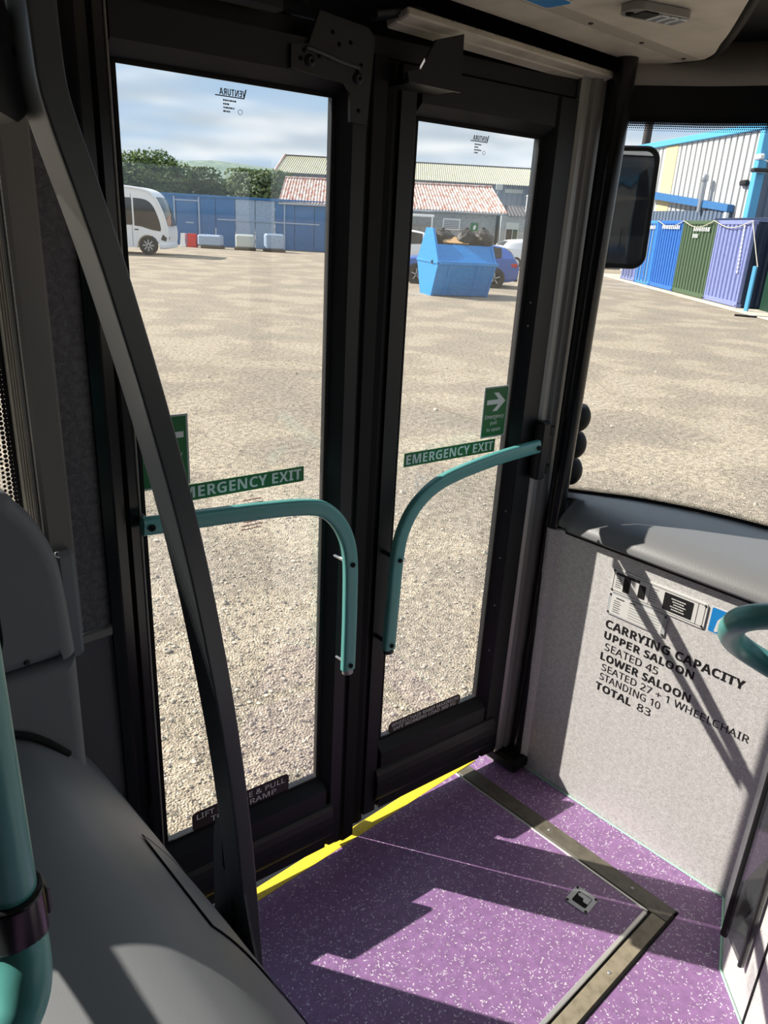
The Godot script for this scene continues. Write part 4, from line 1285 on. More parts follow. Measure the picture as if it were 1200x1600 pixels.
# ---------------------------------------------------------------- teal grab rails in the foreground
func build_rails() -> void:
	var p := thing("grab_pole", "teal vertical grab pole with black clamp over the wheel arch", "grab pole", Vector3(0.1, 0.86, -0.55))
	var o := -p.position
	var ax := Vector3(0.115, 0, -0.578)
	put("pole", mb().tube([ax + Vector3(0, 1.08, 0) + o, ax + Vector3(0, 2.16, 0) + o], 0.0225, 0.0225, 24), M.teal, p)
	var cl := put("clamp", mb().lathe([Vector2(0.0, 1.07), Vector2(0.0275, 1.07), Vector2(0.028, 1.075), Vector2(0.028, 1.119), Vector2(0.0265, 1.124), Vector2(0.0, 1.124)], Transform3D(Basis.IDENTITY, ax + o), 28), M.black_gloss, p)
	put("clamp_lug", mb().box(ax + Vector3(0.018, 1.08, -0.008) + o, ax + Vector3(0.031, 1.112, 0.010) + o, 0.003), M.black, cl)
	put("branch", mb().tube(spline([Vector3(0.1150, 1.1000, -0.5780) + o, Vector3(0.1150, 1.0850, -0.5780) + o, Vector3(0.1149, 1.0633, -0.5696) + o, Vector3(0.1106, 1.0444, -0.5549) + o, Vector3(0.1032, 1.0275, -0.5454) + o, Vector3(0.0886, 1.0102, -0.5392) + o, Vector3(0.0684, 0.9863, -0.5441) + o, Vector3(0.0385, 0.9605, -0.5626) + o, Vector3(-0.0032, 0.9356, -0.5972) + o, Vector3(-0.0632, 0.8356, -0.5772) + o], 6), 0.0235, 0.0235, 28), M.teal, p)
	var l := thing("grab_loop", "teal looped grab rail in front of the lettered panel", "grab rail", Vector3(1.2, 1.0, -0.2))
	var lo: Vector3 = -l.position
	put("loop", mb().tube(spline([Vector3(1.329, 1.040, -0.246) + lo, Vector3(1.324, 1.095, -0.276) + lo, Vector3(1.309, 1.110, -0.316) + lo, Vector3(1.288, 1.105, -0.348) + lo, Vector3(1.270, 1.095, -0.382) + lo, Vector3(1.280, 1.069, -0.411) + lo, Vector3(1.334, 1.015, -0.435) + lo, Vector3(1.398, 0.964, -0.435) + lo, Vector3(1.434, 0.931, -0.387) + lo, Vector3(1.433, 0.919, -0.323) + lo, Vector3(1.373, 0.889, -0.243) + lo, Vector3(1.333, 0.819, -0.203) + lo], 7), 0.023, 0.023, 24), M.teal, l)

# ---------------------------------------------------------------- mirror outside the pillar
func build_mirror() -> void:
	var m := thing("wing_mirror", "black framed rear view mirror hanging outside the windscreen pillar", "mirror", Vector3(2.31, 1.78, -1.40))
	m.rotation_degrees.y = 0.0
	# mirror plane faces the cab; right and up measured in that plane
	var rt := Vector3(0.60, 0.02, 0.80).normalized()
	var up := (Vector3(0.02, 0.998, -0.02) - rt * rt.dot(Vector3(0.02, 0.998, -0.02))).normalized()
	var fr := Transform3D(Basis(rt, up, rt.cross(up)), Vector3.ZERO)
	put("housing", mb().prism(rounded(-0.16, -0.178, 0.098, 0.172, 0.035, 6), -0.06, 0.0, fr), M.black_gloss, m)
	put("rim", rim_loop(rounded(-0.16, -0.178, 0.098, 0.172, 0.035, 6), fr, 0.008), M.rubber, m)
	put("mirror_glass", mb().prism(rounded(-0.152, -0.170, 0.090, 0.164, 0.03, 6), 0.0, 0.003, fr), M.mirror, m)
	put("arm", mb().tube(spline([Vector3(-0.05, 0.19, -0.07), Vector3(-0.1, 0.28, -0.02), Vector3(-0.22, 0.36, 0.05), Vector3(-0.40, 0.38, 0.12)], 5), 0.016, 0.016, 12), M.black, m)
	var b := thing("rubber_bumper", "black three-lobed rubber block silhouetted outside the windscreen pillar", "bumper", Vector3(1.935, 1.118, -1.225))
	var rows := []
	for i in 37:
		var t := i / 36.0
		var y := lerpf(0.105, -0.15, t)
		var ph := fposmod(t * 3.0, 1.0)
		var r := 0.028 + 0.030 * sqrt(maxf(1.0 - pow(2.0 * ph - 1.0, 2), 0.0))
		if i == 0 or i == 36:
			r = 0.004
		var row := PackedVector3Array()
		for j in 18:
			var a := TAU * j / 18
			row.append(Vector3(cos(a) * r * 1.0 - 0.0 * t, y, sin(a) * r))
		rows.append(row)
	put("lobes", mb().grid(rows, false, true), M.rubber, b)

func rim_loop(poly: PackedVector2Array, fr: Transform3D, r: float) -> MB:
	var p := []
	for q in poly:
		p.append(fr * Vector3(q.x, q.y, 0.002))
	p.append(p[0])
	p.append(p[1])
	return mb().tube(p, r, r, 8)

# ---------------------------------------------------------------- yard
func corrugated(w: float, h: float, pitch: float, depth: float, front := 0.5, groove := 0.26) -> MB:
	# trapezoidal sheet standing in xy, ribs vertical, front toward +z
	var b := mb()
	var n := int(round(w / pitch))
	var p := w / n
	var sl := (1.0 - front - groove) / 2.0
	var pts := []
	for k in n:
		var x := k * p
		pts.append_array([Vector2(x, 0.0), Vector2(x + p * front, 0.0), Vector2(x + p * (front + sl), -depth), Vector2(x + p * (front + sl + groove), -depth)])
	pts.append(Vector2(w, 0.0))
	for k in pts.size() - 1:
		var a: Vector2 = pts[k]
		var c: Vector2 = pts[k + 1]
		b.quad(Vector3(a.x, 0, a.y), Vector3(c.x, 0, c.y), Vector3(c.x, h, c.y), Vector3(a.x, h, a.y))
	return b

func wave_roof(a: Vector3, b: Vector3, c: Vector3, d: Vector3, ribs: int, amp: float) -> MB:
	# waved sheet over the quad a b c d (a-b eave, d-c ridge); waves run from eave to ridge
	var rows := []
	var nn := (b - a).cross(d - a).normalized()
	if nn.y < 0:
		nn = -nn
	for i in ribs * 4 + 1:
		var t := float(i) / (ribs * 4)
		var off := nn * amp * cos(TAU * i / 4.0)
		rows.append(PackedVector3Array([a.lerp(b, t) + off, d.lerp(c, t) + off]))
	return mb().grid(rows, false, false, (b - a).cross(d - a).y < 0)

func tree(label: String, d: float, l: float, h: float, w: float, m: Material, sd: int) -> void:
	var t := thing("tree", label, "tree", outside(d, l), 0.0, "trees behind the blue hoarding")
	put("trunk", mb().tube([Vector3(0, 0, 0), Vector3(0.05, h * 0.3, 0), Vector3(0, h * 0.7, 0.1)], 0.16, 0.16, 8), M.bark, t)
	var r := RandomNumberGenerator.new()
	r.seed = sd
	var b := mb()
	var blobs := []
	for k in 20:
		var a := r.randf() * TAU
		var q := r.randf()
		blobs.append([Vector3(cos(a) * w * 0.36 * sqrt(q), h * r.randf_range(0.28, 0.86), sin(a) * w * 0.36 * sqrt(q)), r.randf_range(0.16, 0.27) * w])
	blobs.append([Vector3(0, h * 0.82, 0), w * 0.22])
	for k in 7500:
		var bl: Array = blobs[r.randi() % blobs.size()]
		var dir := Vector3(r.randfn(), r.randfn(), r.randfn()).normalized()
		var p: Vector3 = bl[0] + dir * bl[1] * r.randf_range(0.75, 1.05)
		p.y = minf(p.y, h)
		var s := r.randf_range(0.10, 0.20)
		var u := Vector3(r.randfn(), r.randfn() * 0.6, r.randfn()).normalized() * s
		var v := u.cross(dir + Vector3(0, 0.4, 0)).normalized() * s * 0.7
		b.quad(p - u, p + v * 0.8, p + u, p - v * 0.8)
	put("foliage", b, m, t)

func wheel_on(parent: Node3D, at: Vector3, r: float, spokes: int) -> void:
	# disc facing +z
	var fr := Transform3D(Basis(Vector3.RIGHT, PI / 2), at)
	var wh := put("wheel", mb().lathe([Vector2(r * 0.62, -0.2), Vector2(r * 0.95, -0.2), Vector2(r, -0.16), Vector2(r, -0.03), Vector2(r * 0.94, 0.0), Vector2(r * 0.70, 0.005), Vector2(r * 0.66, -0.015)], fr, 28), M.tyre, parent)
	put("rim", mb().lathe([Vector2(r * 0.68, -0.012), Vector2(r * 0.66, 0.006), Vector2(r * 0.60, -0.002), Vector2(r * 0.58, -0.05), Vector2(0, -0.06)], fr, 28), M.dark_metal, wh)
	var b := mb()
	for k in spokes:
		var f2 := Transform3D(Basis(Vector3.BACK, TAU * k / spokes), at)
		b.box(Vector3(-r * 0.07, r * 0.08, -0.03), Vector3(r * 0.07, r * 0.62, 0.0), 0.008, f2)
	b.lathe([Vector2(r * 0.17, -0.04), Vector2(r * 0.17, 0.0), Vector2(0, 0.008)], fr, 14)
	put("spokes", b, M.wheel, wh)

func build_yard_left() -> void:
	# white minibus, seen from its side, nose to the right
	var bus := thing("minibus", "white minibus parked nose to the blue hoarding", "minibus", outside(36.3, -11.22), -43.8 + 5.0)
	# local x to the nose, z toward the camera; origin on the ground, 0.45 behind the nose
	var prof := []
	for q in spline([Vector3(0.53, 0.30, 0), Vector3(0.62, 0.55, 0), Vector3(0.66, 1.0, 0), Vector3(0.60, 1.35, 0), Vector3(0.42, 1.95, 0), Vector3(0.12, 2.52, 0), Vector3(-0.25, 2.80, 0), Vector3(-0.9, 2.91, 0), Vector3(-2.0, 2.94, 0), Vector3(-6.2, 2.94, 0)], 4):
		prof.append(Vector2(q.x, q.y))
	var poly := PackedVector2Array([Vector2(-6.3, 0.3)])
	# wheel cut-out at the front
	poly.append(Vector2(-0.80, 0.3))
	for k in 9:
		var a := PI - PI * k / 8.0
		poly.append(Vector2(-0.28 + 0.50 * cos(a), 0.36 + 0.53 * sin(a)))
	poly.append(Vector2(0.23, 0.3))
	for q in prof:
		poly.append(q)
	poly.append(Vector2(-6.3, 2.85))
	var body := put("body", mb().prism(poly, -2.2, 0.0), M.white_paint, bus)
	# crowned roof edge and bulging nose
	put("roof_edge", mb().tube(spline([Vector3(-6.2, 2.86, -0.03), Vector3(-2.0, 2.87, -0.02), Vector3(-0.9, 2.84, -0.02), Vector3(-0.25, 2.73, -0.02), Vector3(0.10, 2.48, -0.02), Vector3(0.38, 1.95, -0.02), Vector3(0.56, 1.35, -0.02), Vector3(0.60, 0.95, -0.02)], 5), 0.07, 0.05, 12), M.white_paint, bus)
	var win := PackedVector2Array()
	for q in spline([Vector3(-0.85, 2.42, 0), Vector3(-0.30, 2.36, 0), Vector3(0.02, 2.1, 0), Vector3(0.25, 1.55, 0), Vector3(0.33, 1.15, 0)], 5):
		win.append(Vector2(q.x, q.y))
	for q in [Vector2(0.30, 1.05), Vector2(-0.1, 1.10), Vector2(-0.55, 1.22), Vector2(-0.85, 1.25)]:
		win.append(q)
	put("cab_window", mb().prism(win, 0.0, 0.012), M.dark_glass, bus)
	for x in [-1.55, -2.7, -3.9, -5.1]:
		put("side_window", mb().prism(rounded(x - 0.45, 1.27, x + 0.62, 2.42, 0.06), 0.0, 0.012), M.dark_glass, bus)
	var ds := []
	for q in [[0.535, 1.30], [0.46, 1.62], [0.36, 1.95], [0.20, 2.27], [0.06, 2.50]]:
		var row := PackedVector3Array()
		for k in 7:
			var t := k / 6.0
			row.append(Vector3(q[0] + 0.09 + 0.10 * sin(PI * t), q[1], lerpf(-0.1, -2.1, t)))
		ds.append(row)
	put("windscreen", mb().grid(ds), M.dark_glass, bus)
	put("windscreen_pillar", mb().tube(spline([Vector3(0.60, 1.15, -0.04), Vector3(0.50, 1.62, -0.04), Vector3(0.38, 1.97, -0.04), Vector3(0.10, 2.48, -0.04)], 4), 0.05, 0.04, 8), M.white_paint, bus)
	wheel_on(bus, Vector3(-0.28, 0.42, 0.02), 0.42, 8)
	wheel_on(bus, Vector3(-4.9, 0.42, 0.02), 0.42, 8)
	put("headlamp", mb().lathe([Vector2(0.12, 0.0), Vector2(0.1, 0.05), Vector2(0, 0.07)], Transform3D(Basis(Vector3.BACK, -PI / 2) * Basis(Vector3.RIGHT, 0.3), Vector3(0.60, 0.78, -0.12)), 14), M.lamp_clear, bus)
	put("headlamp", mb().prism(PackedVector2Array([Vector2(0.30, 0.70), Vector2(0.52, 0.62), Vector2(0.58, 0.78), Vector2(0.40, 0.92)]), 0.0, 0.02), M.dark_metal, bus)
	put("fuel_flap", mb().prism(rounded(-1.62, 0.78, -1.40, 1.02, 0.04), 0.0, 0.012), M.dark_metal, bus)
	put("door_handle", mb().box(Vector3(-0.86, 1.06, 0.0), Vector3(-0.68, 1.11, 0.03), 0.01), M.dark_metal, bus)
	put("door_line", mb().box(Vector3(-0.965, 0.35, 0.0), Vector3(-0.95, 2.6, 0.006)), M.dark_metal, bus)
	put("bumper", mb().tube(spline([Vector3(0.24, 0.42, 0.0), Vector3(0.48, 0.42, 0.01), Vector3(0.64, 0.45, -0.15), Vector3(0.70, 0.45, -1.1), Vector3(0.64, 0.45, -2.0)], 4), 0.05, 0.14, 10, Vector3(0, 0, 1)), M.white_paint, bus)

	# blue hoarding
	var w := thing("blue_hoarding", "long blue painted metal hoarding along the yard edge", "hoarding", outside(49.2, -17.5), -43.8 + 3.0)
	# panels 1.2 m wide
	var names := 0
	for k in 13:
		var x := k * 1.22
		put("panel", mb().box(Vector3(x, 0.0, -0.05), Vector3(x + 1.19, 2.82, 0.0), 0.012), M.fence_blue if k != 6 and k != 7 else M.fence_pale, w)
	put("top_rail", mb().box(Vector3(-0.1, 2.80, -0.1), Vector3(15.9, 2.95, 0.06), 0.01), M.fence_blue, w)
	for x in [3.55, 5.05, 10.3]:
		put("post", mb().box(Vector3(x, 0.0, 0.0), Vector3(x + 0.09, 2.8, 0.09), 0.01), M.fence_pale, w)
	var dp := put("gate_panel", mb().box(Vector3(3.7, 0.05, 0.0), Vector3(4.95, 2.55, 0.04), 0.01), M.fence_blue, w)
	dp.set_meta("label", "blue gate leaf with pale frame")
	put("gate_frame", mb().box(Vector3(3.6, 2.55, 0.0), Vector3(5.05, 2.63, 0.07), 0.01), M.fence_pale, w)
	put("gate_lettering", mb().box(Vector3(4.25, 1.28, 0.04), Vector3(4.75, 1.36, 0.045)), M.fence_pale, w)
	put("waist_rail", mb().box(Vector3(6.2, 1.55, 0.0), Vector3(12.5, 1.63, 0.05), 0.01), M.fence_pale, w)
	# things leaning on the hoarding
	var ba := thing("road_barrier", "red plastic barrier block standing by the blue hoarding", "barrier", outside(46.6, -12.15), -43.8)
	put("block", mb().prism(PackedVector2Array([Vector2(-0.28, 0.0), Vector2(0.28, 0.0), Vector2(0.24, 0.25), Vector2(0.24, 0.75), Vector2(-0.24, 0.75), Vector2(-0.24, 0.25)]), -0.2, 0.2), M.red, ba)
	put("foot", mb().box(Vector3(-0.30, 0.0, -0.24), Vector3(-0.12, 0.06, 0.24), 0.01), M.red, ba)
	var bb := thing("road_barrier", "white plastic barrier block left of the red one", "barrier", outside(46.6, -12.68), -43.8)
	put("block", mb().prism(PackedVector2Array([Vector2(-0.2, 0.0), Vector2(0.2, 0.0), Vector2(0.14, 0.3), Vector2(0.14, 0.75), Vector2(-0.10, 0.75), Vector2(-0.14, 0.3)]), -0.2, 0.2), M.white_paint, bb)
	put("foot", mb().box(Vector3(-0.2, 0.0, -0.24), Vector3(0.2, 0.06, 0.24), 0.01), M.white_paint, bb)
	var labels := ["pale wrapped pallet load nearest the red barrier block", "pale wrapped pallet load in the middle of the hoarding", "tall pale wrapped pallet load at the hoarding's right end"]
	for k in 3:
		var pl := thing("pallet_load", labels[k], "pallet load", outside(46.4, -10.9 + [0.0, 1.9, 3.6][k]), -43.8 + 8 * k, "wrapped pallet loads by the hoarding")
		put("pallet", mb().box(Vector3(-0.6, 0.0, -0.5), Vector3(0.6, 0.14, 0.5), 0.01), M.bark, pl)
		put("wrapped_stack", mb().box(Vector3(-0.55 - 0.25 * int(k == 0), 0.14, -0.45), Vector3(0.55, 0.75 + 0.12 * k, 0.45), 0.08), M.fence_pale if k != 1 else M.sign_grey, pl)
	# trees and hill
	tree("rounded broadleaf tree at the far left above the minibus", 61, -21.5, 5.9, 6.2, M.leaf_mid, 1)
	tree("tall broadleaf tree second from the left above the minibus", 62, -18.6, 6.2, 5.6, M.leaf_mid, 2)
	tree("dark broadleaf tree third from the left behind the hoarding", 63, -15.6, 5.1, 5.2, M.leaf_dark, 3)
	tree("low broadleaf tree under the distant hill", 64, -13.0, 4.6, 4.8, M.leaf_mid, 4)
	tree("grey-green tree next to the corrugated roofs", 62, -10.6, 5.1, 5.2, M.leaf_grey, 5)
	var h := thing("hill", "hazy green hill far beyond the trees", "hill", outside(520, -60, GROUND))
	var rows := []
	var f := noise(FastNoiseLite.TYPE_SIMPLEX_SMOOTH, 0.004, 3, 15)
	for i in 41:
		var row := PackedVector3Array()
		var x := lerpf(-420.0, 320.0, i / 40.0)
		for j in 13:
			var z := lerpf(60.0, -160.0, j / 12.0)
			var e := sin(PI * j / 12.0)
			var top := 31.5 + 3.5 * exp(-pow((x + 72.0) / 24.0, 2)) + 3.0 * f.get_noise_2d(x, z) - 0.012 * maxf(x - 20.0, 0.0)
			row.append(RT * x - FW * z + Vector3(0, top * e - 0.5, 0))
		rows.append(row)
	put("slope", mb().grid(rows, false, false, true), M.hill, h)

func build_yard_middle() -> void:
	# long shed with old sheet roof
	var s := thing("long_shed", "long grey shed with pale weathered sheet roof", "shed", outside(68, -10.4), -43.8)
	put("front_wall", corrugated(27.0, 5.4, 0.45, 0.05), M.clad_grey, s)
	put("end_wall", mb().box(Vector3(0.0, 0.0, -12.0), Vector3(0.1, 5.4, -0.06)), M.clad_grey, s)
	put("back_wall", mb().box(Vector3(0.0, 0.0, -12.1), Vector3(27.0, 5.4, -12.0)), M.clad_grey, s)
	put("roof_sheet", wave_roof(Vector3(-0.2, 5.35, 0.35), Vector3(27.2, 5.35, 0.35), Vector3(27.2, 7.05, -6.0), Vector3(-0.2, 7.05, -6.0), 150, 0.035), M.old_roof, s)
	put("roof_sheet", wave_roof(Vector3(27.2, 5.35, -12.4), Vector3(-0.2, 5.35, -12.4), Vector3(-0.2, 7.05, -6.0), Vector3(27.2, 7.05, -6.0), 150, 0.035), M.old_roof, s)
	put("ridge_cap", mb().tube([Vector3(-0.2, 7.08, -6.0), Vector3(27.2, 7.08, -6.0)], 0.14, 0.06, 8), M.dark_roof, s)
	put("gable_end", mb().prism(PackedVector2Array([Vector2(-12.0, 5.3), Vector2(0.0, 5.3), Vector2(-6.0, 6.95)]), 0.0, 0.1, Transform3D(Basis(Vector3(0, 0, 1), Vector3.UP, Vector3(-1, 0, 0)), Vector3(0.1, 0, 0))), M.clad_grey, s)
	put("verge_board", mb().tube([Vector3(-0.25, 5.35, 0.4), Vector3(-0.25, 7.1, -6.0)], 0.09, 0.12, 6), M.red_roof, s)
	for x in [13.3, 15.8, 19.0, 22.8]:
		put("high_window", mb().box(Vector3(x, 4.75, 0.0), Vector3(x + 1.5, 5.05, 0.04), 0.01), M.sign_grey, s)
	# low building with the red roof
	var b := thing("red_roofed_building", "low grey rendered building with faded red corrugated roof", "building", outside(50, -7.55), -43.8)
	put("front_wall", mb().box(Vector3(0.15, 0.0, -0.3), Vector3(13.5, 2.85, 0.0)), M.render_grey, b)
	put("end_wall", mb().box(Vector3(13.2, 0.0, -5.0), Vector3(13.5, 2.85, -0.3)), M.render_grey, b)
	put("back_wall", mb().box(Vector3(0.15, 0.0, -5.3), Vector3(13.5, 2.85, -5.0)), M.render_grey, b)
	put("roof_sheet", wave_roof(Vector3(0.0, 2.78, 0.35), Vector3(14.1, 2.86, 0.35), Vector3(13.3, 4.42, -2.6), Vector3(0.0, 4.30, -2.6), 74, 0.04), M.red_roof, b)
	put("roof_sheet", wave_roof(Vector3(14.1, 2.86, -5.5), Vector3(0.0, 2.78, -5.5), Vector3(0.0, 4.30, -2.6), Vector3(13.3, 4.42, -2.6), 74, 0.04), M.red_roof, b)
	put("ridge_cap", mb().tube([Vector3(0.0, 4.33, -2.6), Vector3(13.35, 4.45, -2.6)], 0.1, 0.05, 8), M.red_roof, b)
	put("gutter", mb().tube([Vector3(0.0, 2.70, 0.36), Vector3(14.1, 2.78, 0.36)], 0.06, 0.06, 8), M.galv, b)
	var wi := put("window_frame", mb().box(Vector3(10.2, 1.72, 0.0), Vector3(11.3, 2.4, 0.06), 0.02), M.white_paint, b)
	put("window_blind", mb().box(Vector3(10.28, 1.79, 0.06), Vector3(11.22, 2.33, 0.07)), M.silver, wi)
	for k in 5:
		put("blind_slat", mb().box(Vector3(10.28, 1.82 + k * 0.1, 0.07), Vector3(11.22, 1.85 + k * 0.1, 0.075)), M.dark_metal, wi)
	var sg := put("green_sign", mb().box(Vector3(11.95, 1.71, 0.0), Vector3(12.42, 2.22, 0.03), 0.01), M.green, b)
	put("white_figure", mb().prism(PackedVector2Array([Vector2(12.12, 1.82), Vector2(12.25, 1.82), Vector2(12.30, 2.0), Vector2(12.22, 2.1), Vector2(12.12, 2.0)]), 0.03, 0.035), M.sign_white, sg)
	# lean-to carport frame at the left of this building
	var cp := thing("carport", "white framed carport in front of the low building", "carport", outside(47.5, -1.2), -43.8)
	put("roof_edge", mb().box(Vector3(-1.5, 2.38, -2.0), Vector3(3.2, 2.52, 0.0), 0.02), M.white_paint, cp)
	for x in [-1.4, 0.9, 3.05]:
		put("post", mb().box(Vector3(x, 0.0, -0.1), Vector3(x + 0.08, 2.38, 0.0), 0.01), M.white_paint, cp)
	# rendered block at the right
	var r := thing("rendered_block", "grey rendered block with dark sheet roof right of the low building", "building", outside(49.0, 6.15), -43.8)
	put("front_wall", mb().box(Vector3(0.0, 0.0, -3.0), Vector3(6.0, 2.72, 0.0)), M.render_grey, r)
	put("roof_sheet", wave_roof(Vector3(0.3, 2.72, 0.2), Vector3(6.2, 2.72, 0.2), Vector3(6.2, 3.35, -2.6), Vector3(0.3, 3.35, -2.6), 28, 0.05), M.dark_roof, r)
	var wf := put("window_frame", mb().box(Vector3(0.30, 1.25, 0.0), Vector3(1.10, 2.35, 0.05), 0.02), M.sign_grey, r)
	put("pane", mb().box(Vector3(0.36, 1.32, 0.05), Vector3(0.72, 1.95, 0.055)), M.dark_glass, wf)
	put("pane", mb().box(Vector3(0.76, 1.32, 0.05), Vector3(1.04, 1.95, 0.055)), M.c_dark_green, wf)
	put("red_notice", mb().box(Vector3(1.78, 1.9, 0.0), Vector3(2.15, 2.5, 0.03), 0.01), M.red, r)
	var fl := thing("flood_light", "small floodlight on a thin pole above the red roof", "floodlight", outside(51.6, 5.85, 2.7), -43.8)
	put("pole", mb().rod(Vector3(0, 0, 0), Vector3(0.25, 1.25, 0), 0.03), M.galv, fl)
	put("head", mb().box(Vector3(0.08, 1.2, -0.05), Vector3(0.5, 1.55, 0.05), 0.02), M.sign_grey, fl)
	var vp := thing("vent_pipe", "white vent pipe over the dark sheet roof", "vent pipe", outside(50.0, 7.75, 2.5), 0.0)
	put("pipe", mb().rod(Vector3.ZERO, Vector3(0, 1.05, 0), 0.06), M.white_paint, vp)
	put("cap", mb().lathe([Vector2(0.09, 1.05), Vector2(0.09, 1.10), Vector2(0.0, 1.16)], Transform3D.IDENTITY, 12), M.white_paint, vp)

	# blue skip: hexagonal section, taller end plates
	var sk := thing("skip", "bright blue steel skip with hexagonal ends", "skip", outside(24.2, 1.78), -43.8 + 17.0)
	var hexa := PackedVector2Array([Vector2(-0.48, 0.02), Vector2(0.48, 0.02), Vector2(0.95, 0.98), Vector2(0.52, 1.48), Vector2(-0.52, 1.48), Vector2(-0.95, 0.98)])
	var ends := PackedVector2Array([Vector2(-0.50, 0.0), Vector2(0.50, 0.0), Vector2(0.98, 0.98), Vector2(0.30, 1.92), Vector2(-0.30, 1.92), Vector2(-0.98, 0.98)])
	var side := Transform3D(Basis(Vector3(0, 0, 1), Vector3.UP, Vector3(-1, 0, 0)), Vector3.ZERO)
	put("end_plate", mb().prism(ends, 0.86, 0.93, side), M.skip_blue, sk)
	put("end_plate", mb().prism(PackedVector2Array([Vector2(-0.50, 0.0), Vector2(0.50, 0.0), Vector2(0.98, 0.98), Vector2(0.55, 1.5), Vector2(-0.55, 1.5), Vector2(-0.98, 0.98)]), -0.93, -0.86, side), M.skip_blue, sk)
	put("end_rib", mb().box(Vector3(-0.96, 0.94, -0.98), Vector3(-0.93, 1.02, 0.98), 0.01), M.skip_blue, sk)
	for k in 5:
		if k == 3:
			continue
		var q0 := hexa[k if k < 3 else 4]
		var q1 := hexa[k + 1 if k < 3 else 5]
		var nn := Vector2(q1.y - q0.y, q0.x - q1.x).normalized() * 0.04
		put("side_plate", mb().prism(PackedVector2Array([q0, q1, q1 - nn, q0 - nn]), -0.86, 0.86, side), M.skip_blue, sk)
	put("side_plate", mb().prism(PackedVector2Array([hexa[5], hexa[0], hexa[0] + Vector2(0.04, 0.02), hexa[5] + Vector2(0.05, 0.0)]), -0.86, 0.86, side), M.skip_blue, sk)
	for x in [-0.55, 0.35]:
		put("side_rib", mb().box(Vector3(x, 0.0, -0.03), Vector3(x + 0.09, 1.08, 0.03), 0.01, Transform3D(Basis(Vector3.RIGHT, 0.455), Vector3(0, 0.02, 0.50))), M.skip_blue, sk)
	put("lifting_lug", mb().rod(Vector3(-0.99, 0.98, 0.55), Vector3(-0.93, 0.98, 0.55), 0.05), M.dark_metal, sk)
	put("waist_rail", mb().box(Vector3(-0.88, 0.93, 0.92), Vector3(0.98, 1.03, 1.0), 0.01), M.skip_blue, sk)
	var fill := mb()
	var rows := []
	var f := noise(FastNoiseLite.TYPE_SIMPLEX, 1.6, 3, 4)
	for i in 15:
		var row := PackedVector3Array()
		for j in 9:
			row.append(Vector3(lerpf(-0.84, 0.84, i / 14.0), 1.36 + 0.18 * f.get_noise_2d(i * 0.3, j * 0.4), lerpf(-0.52, 0.52, j / 8.0)))
		rows.append(row)
	put("rubbish_fill", fill.grid(rows, false, false, true), M.bag, sk)
	var bl := ["shiny black rubbish bag heaped at the left of the skip", "largest shiny black rubbish bag on top of the skip", "black rubbish bag at the right end of the skip"]
	for k in 3:
		var g := thing("rubbish_bag", bl[k], "rubbish bag", sk.position + RT * [-0.45, 0.25, 0.75][k] + Vector3(0, 1.58 + 0.03 * k, 0), 30.0 * k, "rubbish bags in the skip")
		var rw := []
		for i in 13:
			var row := PackedVector3Array()
			var t := PI * i / 12.0
			for j in 20:
				var a := TAU * j / 20
				var p := Vector3(sin(t) * cos(a) * [0.42, 0.50, 0.36][k], cos(t) * 0.30, sin(t) * sin(a) * 0.34)
				row.append(p * (1.0 + 0.28 * f.get_noise_3d(p.x * 4 + k * 9, p.y * 4, p.z * 4)))
			rw.append(row)
		put("bag", mb().grid(rw, false, true), M.bag, g)
		put("knot", mb().lathe([Vector2(0.03, 0.26), Vector2(0.02, 0.31), Vector2(0.07, 0.36), Vector2(0.0, 0.34)], Transform3D.IDENTITY, 10), M.bag, g)
	var cd := thing("cardboard_sheet", "flat brown cardboard sheet lying on the rubbish bags", "cardboard", sk.position + RT * -0.05 - FW * 0.35 + Vector3(0, 1.58, 0), -43.8)
	put("sheet", mb().box(Vector3(-0.42, 0.0, -0.2), Vector3(0.35, 0.03, 0.16), 0.004, Transform3D(Basis(Vector3.RIGHT, 0.5), Vector3.ZERO)), M.card, cd)

	car("blue hatchback parked behind the skip", outside(28.8, 2.05), -43.8, 4.55, 1.47, M.car_blue, true)
	car("white hatchback parked behind the left end of the skip", outside(34.5, -0.55), -43.8, 4.4, 1.75, M.white_paint, false)
	car("white car parked by the grey rendered block", outside(42.5, 7.2), -43.8 + 195.0, 4.3, 1.5, M.white_paint, true)

